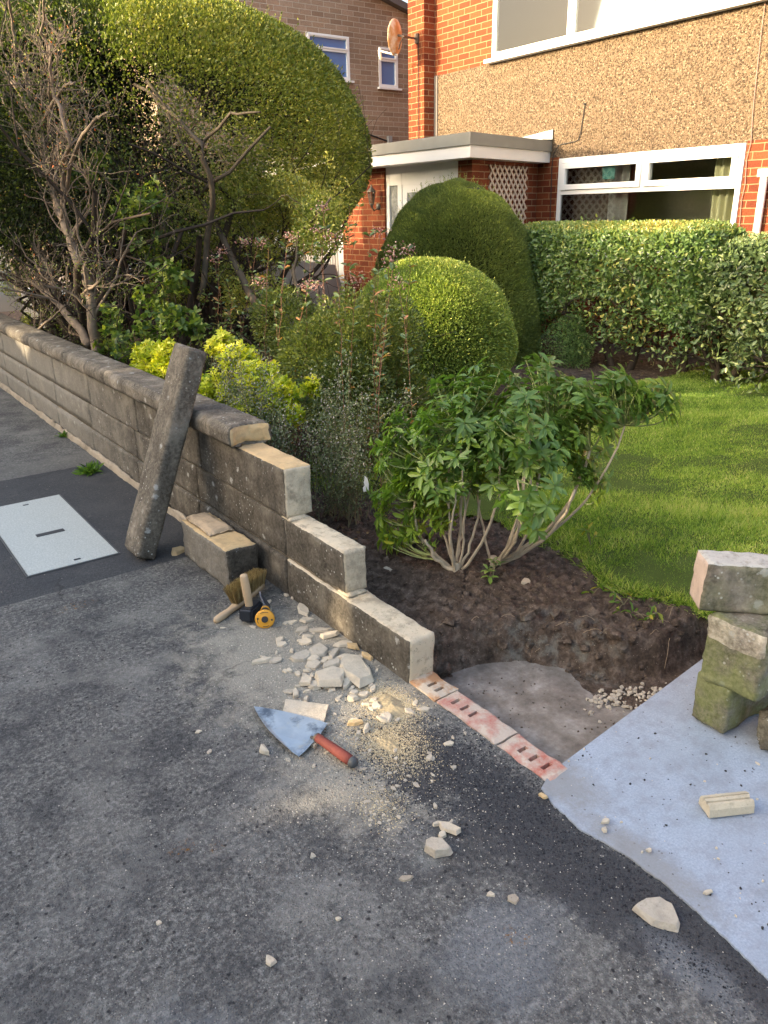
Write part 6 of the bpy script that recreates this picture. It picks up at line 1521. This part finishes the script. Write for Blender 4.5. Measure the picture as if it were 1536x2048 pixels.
    for k in range(170):
        px, py = random.uniform(0, 700), 0; x = random.uniform(1.75, 3.6); y = random.uniform(3.6, 10); grow(mb, (x, y, 0), (random.gauss(0, .5), random.gauss(0, .5), 1), random.uniform(.3, .75), .007, 1, tips, .7, .1, (2, 4), .7, 4, 4, .25, .0018)
    mb.build('stems', M_BARKD, r, fix=False)
    T = np.array([t[0][:] for t in tips]); P = np.repeat(T, 14, 0)+rng.normal(0, .06, (len(T)*14, 3)); P = P[P[:, 2] > .02]; leafy('foliage', P, sph(len(P)), .028, .5, leafmat('under_leaf', [(0, (0.030, 0.053, 0.018)), (.7, (0.105, 0.165, 0.038)), (1, (0.240, 0.300, 0.075))], .5, .25), r)
front_plants()

def weeds():
    def tuft(px, py, label, n, L, s, cat='weed', z=0.0, mt=None):
        c = G(px, py); r = None; A = rng.normal(size=(n, 3))*[1, 1, .35]+[0, 0, .55]; P = np.array([c[0], c[1], z])+rng.normal(0, s, (n, 3))*[1, 1, .1]; P[:, 2] = z
        l = L*rng.uniform(.5, 1.1, n); V, k, f, n = leaves(P, A, np.cross(A, rng.normal(size=(n, 3))), l, l*.22, LEAF8)
        o = cloud('weed', V, k, f, n, mt or leafmat('weed_leaf', [(0, (0.042, 0.112, 0.017)), (1, (0.182, 0.308, 0.049))], .5, .3)); return tag(o, label, cat)
    tuft(180, 945, 'green weed tuft growing at the foot of the wall beyond the utility cover', 90, .09, .018)
    tuft(128, 872, 'smaller weed further along the foot of the wall', 50, .06, .015)
    tuft(118, 740, 'tiny weed rosette by the far foot of the wall', 20, .04, .01) if False else None
    # seedling in front of the bush
    c = G(985, 1190); z = height(c[0], c[1]); T = np.array([[c[0]+dx, c[1]+dy, z+dz] for dx, dy, dz in ((0, 0, .10), (.02, .01, .07), (-.02, .015, .05), (-.03, -.01, .03))])
    r = thing('seedling', 'small leafy sprig standing in the soil in front of the pale stems', 'plant', (c[0], c[1], z)); rosettes(T, rng.normal(0, .2, T.shape)+[0, 0, 1], 5, .045, .45, bpy.data.materials['choisya_leaf'], r, drp=.2, rnd=np.full(len(T), .3))
    mb = MB(); mb.tube([(c[0], c[1], z-.01), (c[0], c[1], z+.1)], .003, 5); mb.tube([(c[0], c[1], z+.02), T[1]], .002, 5); mb.tube([(c[0], c[1], z+.01), T[3]], .002, 5); mb.build('stem', M_STEMC, r)
    # trampled sprigs by the pit edge
    for i, (px, py, lab) in enumerate(((1245, 1235, 'trampled leafy sprig lying at the edge of the pit'), (1185, 1210, 'pair of bright green leaves on the soil between bush and lawn'), (1290, 1262, 'wilted sprig with grassy roots hanging over the pit edge'), (1180, 1115, 'broken twig with yellow-green leaves hanging over the lawn edge'))):
        c = G(px, py); z = rough_soil(c[0], c[1]); r = thing('sprig', lab, 'sprig', (c[0], c[1], z)); n = 5 if i != 1 else 2; T = np.array([[c[0]+random.gauss(0, .045), c[1]+random.gauss(0, .045), z+random.uniform(.015, .04)+(.05 if i == 3 else 0)] for _ in range(n)])
        rosettes(T, rng.normal(0, .6, T.shape)+[0, 0, .6], 4, .045, .36, leafmat('sprig_leaf', [(0, (.06, .14, .02)), (.7, (.16, .28, .03)), (1, (.4, .35, .05))], .5, .3), r, drp=.2)
        mb = MB()
        for t in T: mb.tube(curve((c[0], c[1], z), t, (0, 0, .01), 3), .0018, 4)
        mb.build('stem', M_STEMC, r)
    # grass tuft in the shade behind the wall end, and long grass at the lawn edge
    c = G(700, 975); n = 2600; P = np.stack([rng.normal(c[0], .1, n), rng.normal(c[1]+.05, .16, n), np.full(n, .03)], 1); P = P[P[:, 0] > 1.9]; n = len(P)
    V, k, f, n = leaves(P, rng.normal(size=(n, 3))*[.4, .4, .2]+[0, 0, 1], rng.normal(size=(n, 3)), rng.uniform(.05, .1, n), .004, BLADE)
    tag(cloud('long_grass', V, k, f, n, bpy.data.materials['grass_blade']), 'patch of longer grass in the shade behind the wall end', 'grass', kind='stuff')
    e = np.array(LP[:8]); Q = []
    for a_, b_ in zip(e[:-1], e[1:]):
        m_ = int(np.linalg.norm(b_-a_)*3200); t = rng.random((m_, 1)); Q.append(a_+(b_-a_)*t+rng.normal(0, .022, (m_, 2)))
    Q = np.concatenate(Q); P = np.column_stack([Q, np.full(len(Q), .045)]); n = len(P); V, k, f, n = leaves(P, rng.normal(size=(n, 3))*[.6, .6, .3]+[-.25, -.15, .6], rng.normal(size=(n, 3)), rng.uniform(.03, .075, n), .0042, BLADE)
    tag(cloud('edge_grass', V, k, f, n, bpy.data.materials['grass_blade']), 'longer ragged grass along the cut edge of the lawn', 'grass', kind='stuff')
    # white litter
    p = PX(731, 968, 2.02); mb = MB(); u = Vector((RC[0][0], RC[1][0], 0)).normalized(); o = Vector(p)
    sh = [(-.012, -.04), (.014, -.038), (.016, 0), (.01, .03), (-.004, .042), (-.006, .015), (-.01, .01), (-.004, -.006), (-.014, -.02)]
    mb.prism([np.array(o+u*a_+Vector((0, 0, b_))) for a_, b_ in sh], (.0012, .001, 0)); tag(mb.build('plant_tag', simple('white_plastic', (.85, .85, .84), .4, 0, .02, 3, 0)), 'torn white plastic plant tag standing behind the wall end', 'tag')
    # clods and stones in the soil
    random.seed(31)
    mb = MB(); 
    for k in range(1900):
        x = random.uniform(1.6, 3.0); y = random.uniform(1.5, 3.6)
        if inpoly(x, y, LP) or pitdist(x, y) > .02: continue
        z = rough_soil(x, y)
        s = random.uniform(.008, .026)*(1 if random.random() < .88 else 1.9)*(1.5 if pitdist(x, y) > -.16 else 1); vs, fs = shard((x, y, z-.006), (s, s*.8, s*.6), 5000+k, sub=0, tilt=.6); mb.add(vs, fs)
    tag(mb.build('soil_clods', M_SOIL), 'crumbly dark clods of dug soil round the bush', 'soil', kind='stuff')
    mb = MB()
    for k in range(150):
        a_ = random.random(); p = G(1190+170*a_+random.gauss(0, 18), 1362-18*a_+random.gauss(0, 12)); s = random.uniform(.008, .028); vs, fs = shard((p[0], p[1], height(p[0], p[1])+.002), (s, s*.7, s*.5), 7000+k, sub=0, tilt=.4); mb.add(vs, fs)
    tag(mb.build('pit_rubble', M_CHIPG), 'small rubble and stones at the back of the dug pit', 'rubble', kind='stuff')
    for k in range(16):
        px = random.uniform(900, 1400); c = G(px, 1300-.05*(px-900)+random.uniform(-40, 10)); z = rough_soil(c[0], c[1])+.006
        if pitdist(c[0], c[1]) > 0: continue
        d_ = Vector((-random.uniform(.02, .07), random.uniform(-.05, .05), 0)); e_ = Vector((c[0], c[1], z))+d_; e_.z = max(-.07, rough_soil(e_.x, e_.y)+.008)
        mb = MB(); mb.tube(curve((c[0], c[1], z), e_, (0, 0, .012), 6, .002), .0011, 4); tag(mb.build('root', simple('pale_root', (.3, .22, .14), .9, 0, .1, 9, 0) if k == 0 else bpy.data.materials['pale_root']), 'thin pale torn root hanging over the edge of the dug pit', 'root', 'torn roots on the pit edge')
    # rocks and things by the hedge
    for i, (px, py, sz, lab) in enumerate(((1455, 728, (.3, .2, .13), 'brown rock on the soil under the right end of the hedge'), (1385, 752, (.3, .16, .08), 'flat dark rock between the laurel hedge and the lawn'), (1412, 690, (.2, .15, .1), 'brown rock in the shade among the hedge stems'))):
        c = G(px, py); mb = MB(); vs, fs = shard((c[0], c[1], .0), sz, 800+i, sub=2, rot=1.4); mb.add(vs, fs); tag(mb.build('rock', stone_new('brown_rock'+str(i), (.27, .2, .14), .4, False)), lab, 'rock')
    c = G(1500, 720); mb = MB(); mb.box((7.45, 1.5, .0), (7.95, 4.3, .07)); tag(mb.build('paving_edge', simple('brown_paving', (.2, .17, .14), .9, 0, .3, 5, .4)), kind='structure')
    c = G(1490, 700); mb = MB(); vs, fs, ax = rough((7.55, 3.85, .07), (7.85, 4.35, .25), .04, .02, 5, 3, .08, None, .03); mb.add(vs, fs); tag(mb.build('dark_bag', simple('dark_grey_bag', (.045, .04, .045), .7, 0, .2, 5, .2), smooth=True), 'dark grey covered lump against the wall right of the hedge', 'bag')
weeds()
# trailing scattered leaf litter under the hedges
def litter():
    n = 2600; P = np.stack([rng.uniform(1.7, 7.6, n), rng.uniform(2.6, 9, n), np.full(n, .055)], 1); ok = np.array([not inpoly(p[0], p[1], LP) for p in P]); P = P[ok]; n = len(P)
    V, k, f, n = leaves(P, rng.normal(size=(n, 3))*[1, 1, .2], rng.normal(0, .3, (n, 3))+[0, 0, 1], .03, .018, LEAF8)
    tag(cloud('leaf_litter', V, k, f, n, leafmat('litter_leaf', [(0, (.08, .05, .025)), (.6, (.17, .11, .05)), (1, (.3, .22, .1))], .8, .1)), 'fallen brown leaves on the soil under the shrubs', 'leaf litter', kind='stuff')
litter()

for o_ in bpy.data.objects:
    if o_.parent and o_.name.split('.')[0] in ('flower_buds', 'flower_heads', 'fine_twigs', 'twigs', 'bristles'): o_['kind'] = 'stuff'
# crumbs on the pit floor
def pit_crumbs():
    mb = MB(); random.seed(77)
    for k in range(120):
        x = random.uniform(1.62, 2.2); y = random.uniform(1.35, 1.9)
        if pitdist(x, y) < .03: continue
        s = random.choice((.004, .006, .006, .009)); vs, fs = shard((x, y, -.081), (s, s*.8, s*.5), 9000+k, sub=0); mb.add(vs, fs)
    tag(mb.build('pit_crumbs', M_SOIL), 'small crumbs of earth scattered on the concrete floor of the pit', 'soil crumbs', kind='stuff')
pit_crumbs()

def slab_debris():
    random.seed(5)
    for nm, mt, lab, n in (('dark_crumbs', simple('black_crumb', (.03, .03, .03), .9, 0, .2, 9, 0), 'black bitumen crumbs scattered on the pale driveway', 130), ('pale_crumbs', M_CHIP, 'small stone crumbs scattered on the pale driveway', 70)):
        mb = MB()
        for k in range(n):
            x = random.choice((random.uniform(1.48, 2.4), random.gauss(1.55, .1))); y = random.uniform(.3, 1.3)
            if x < 1.46+.0*y: continue
            s_ = random.choice((.002, .003, .004, .007)); vs, fs = shard((x, y, SLABZ), (s_*1.4, s_, s_*.8), 12000+k, sub=0); mb.add(vs, fs)
        tag(mb.build(nm, mt), lab, 'crumbs', kind='stuff')
slab_debris()
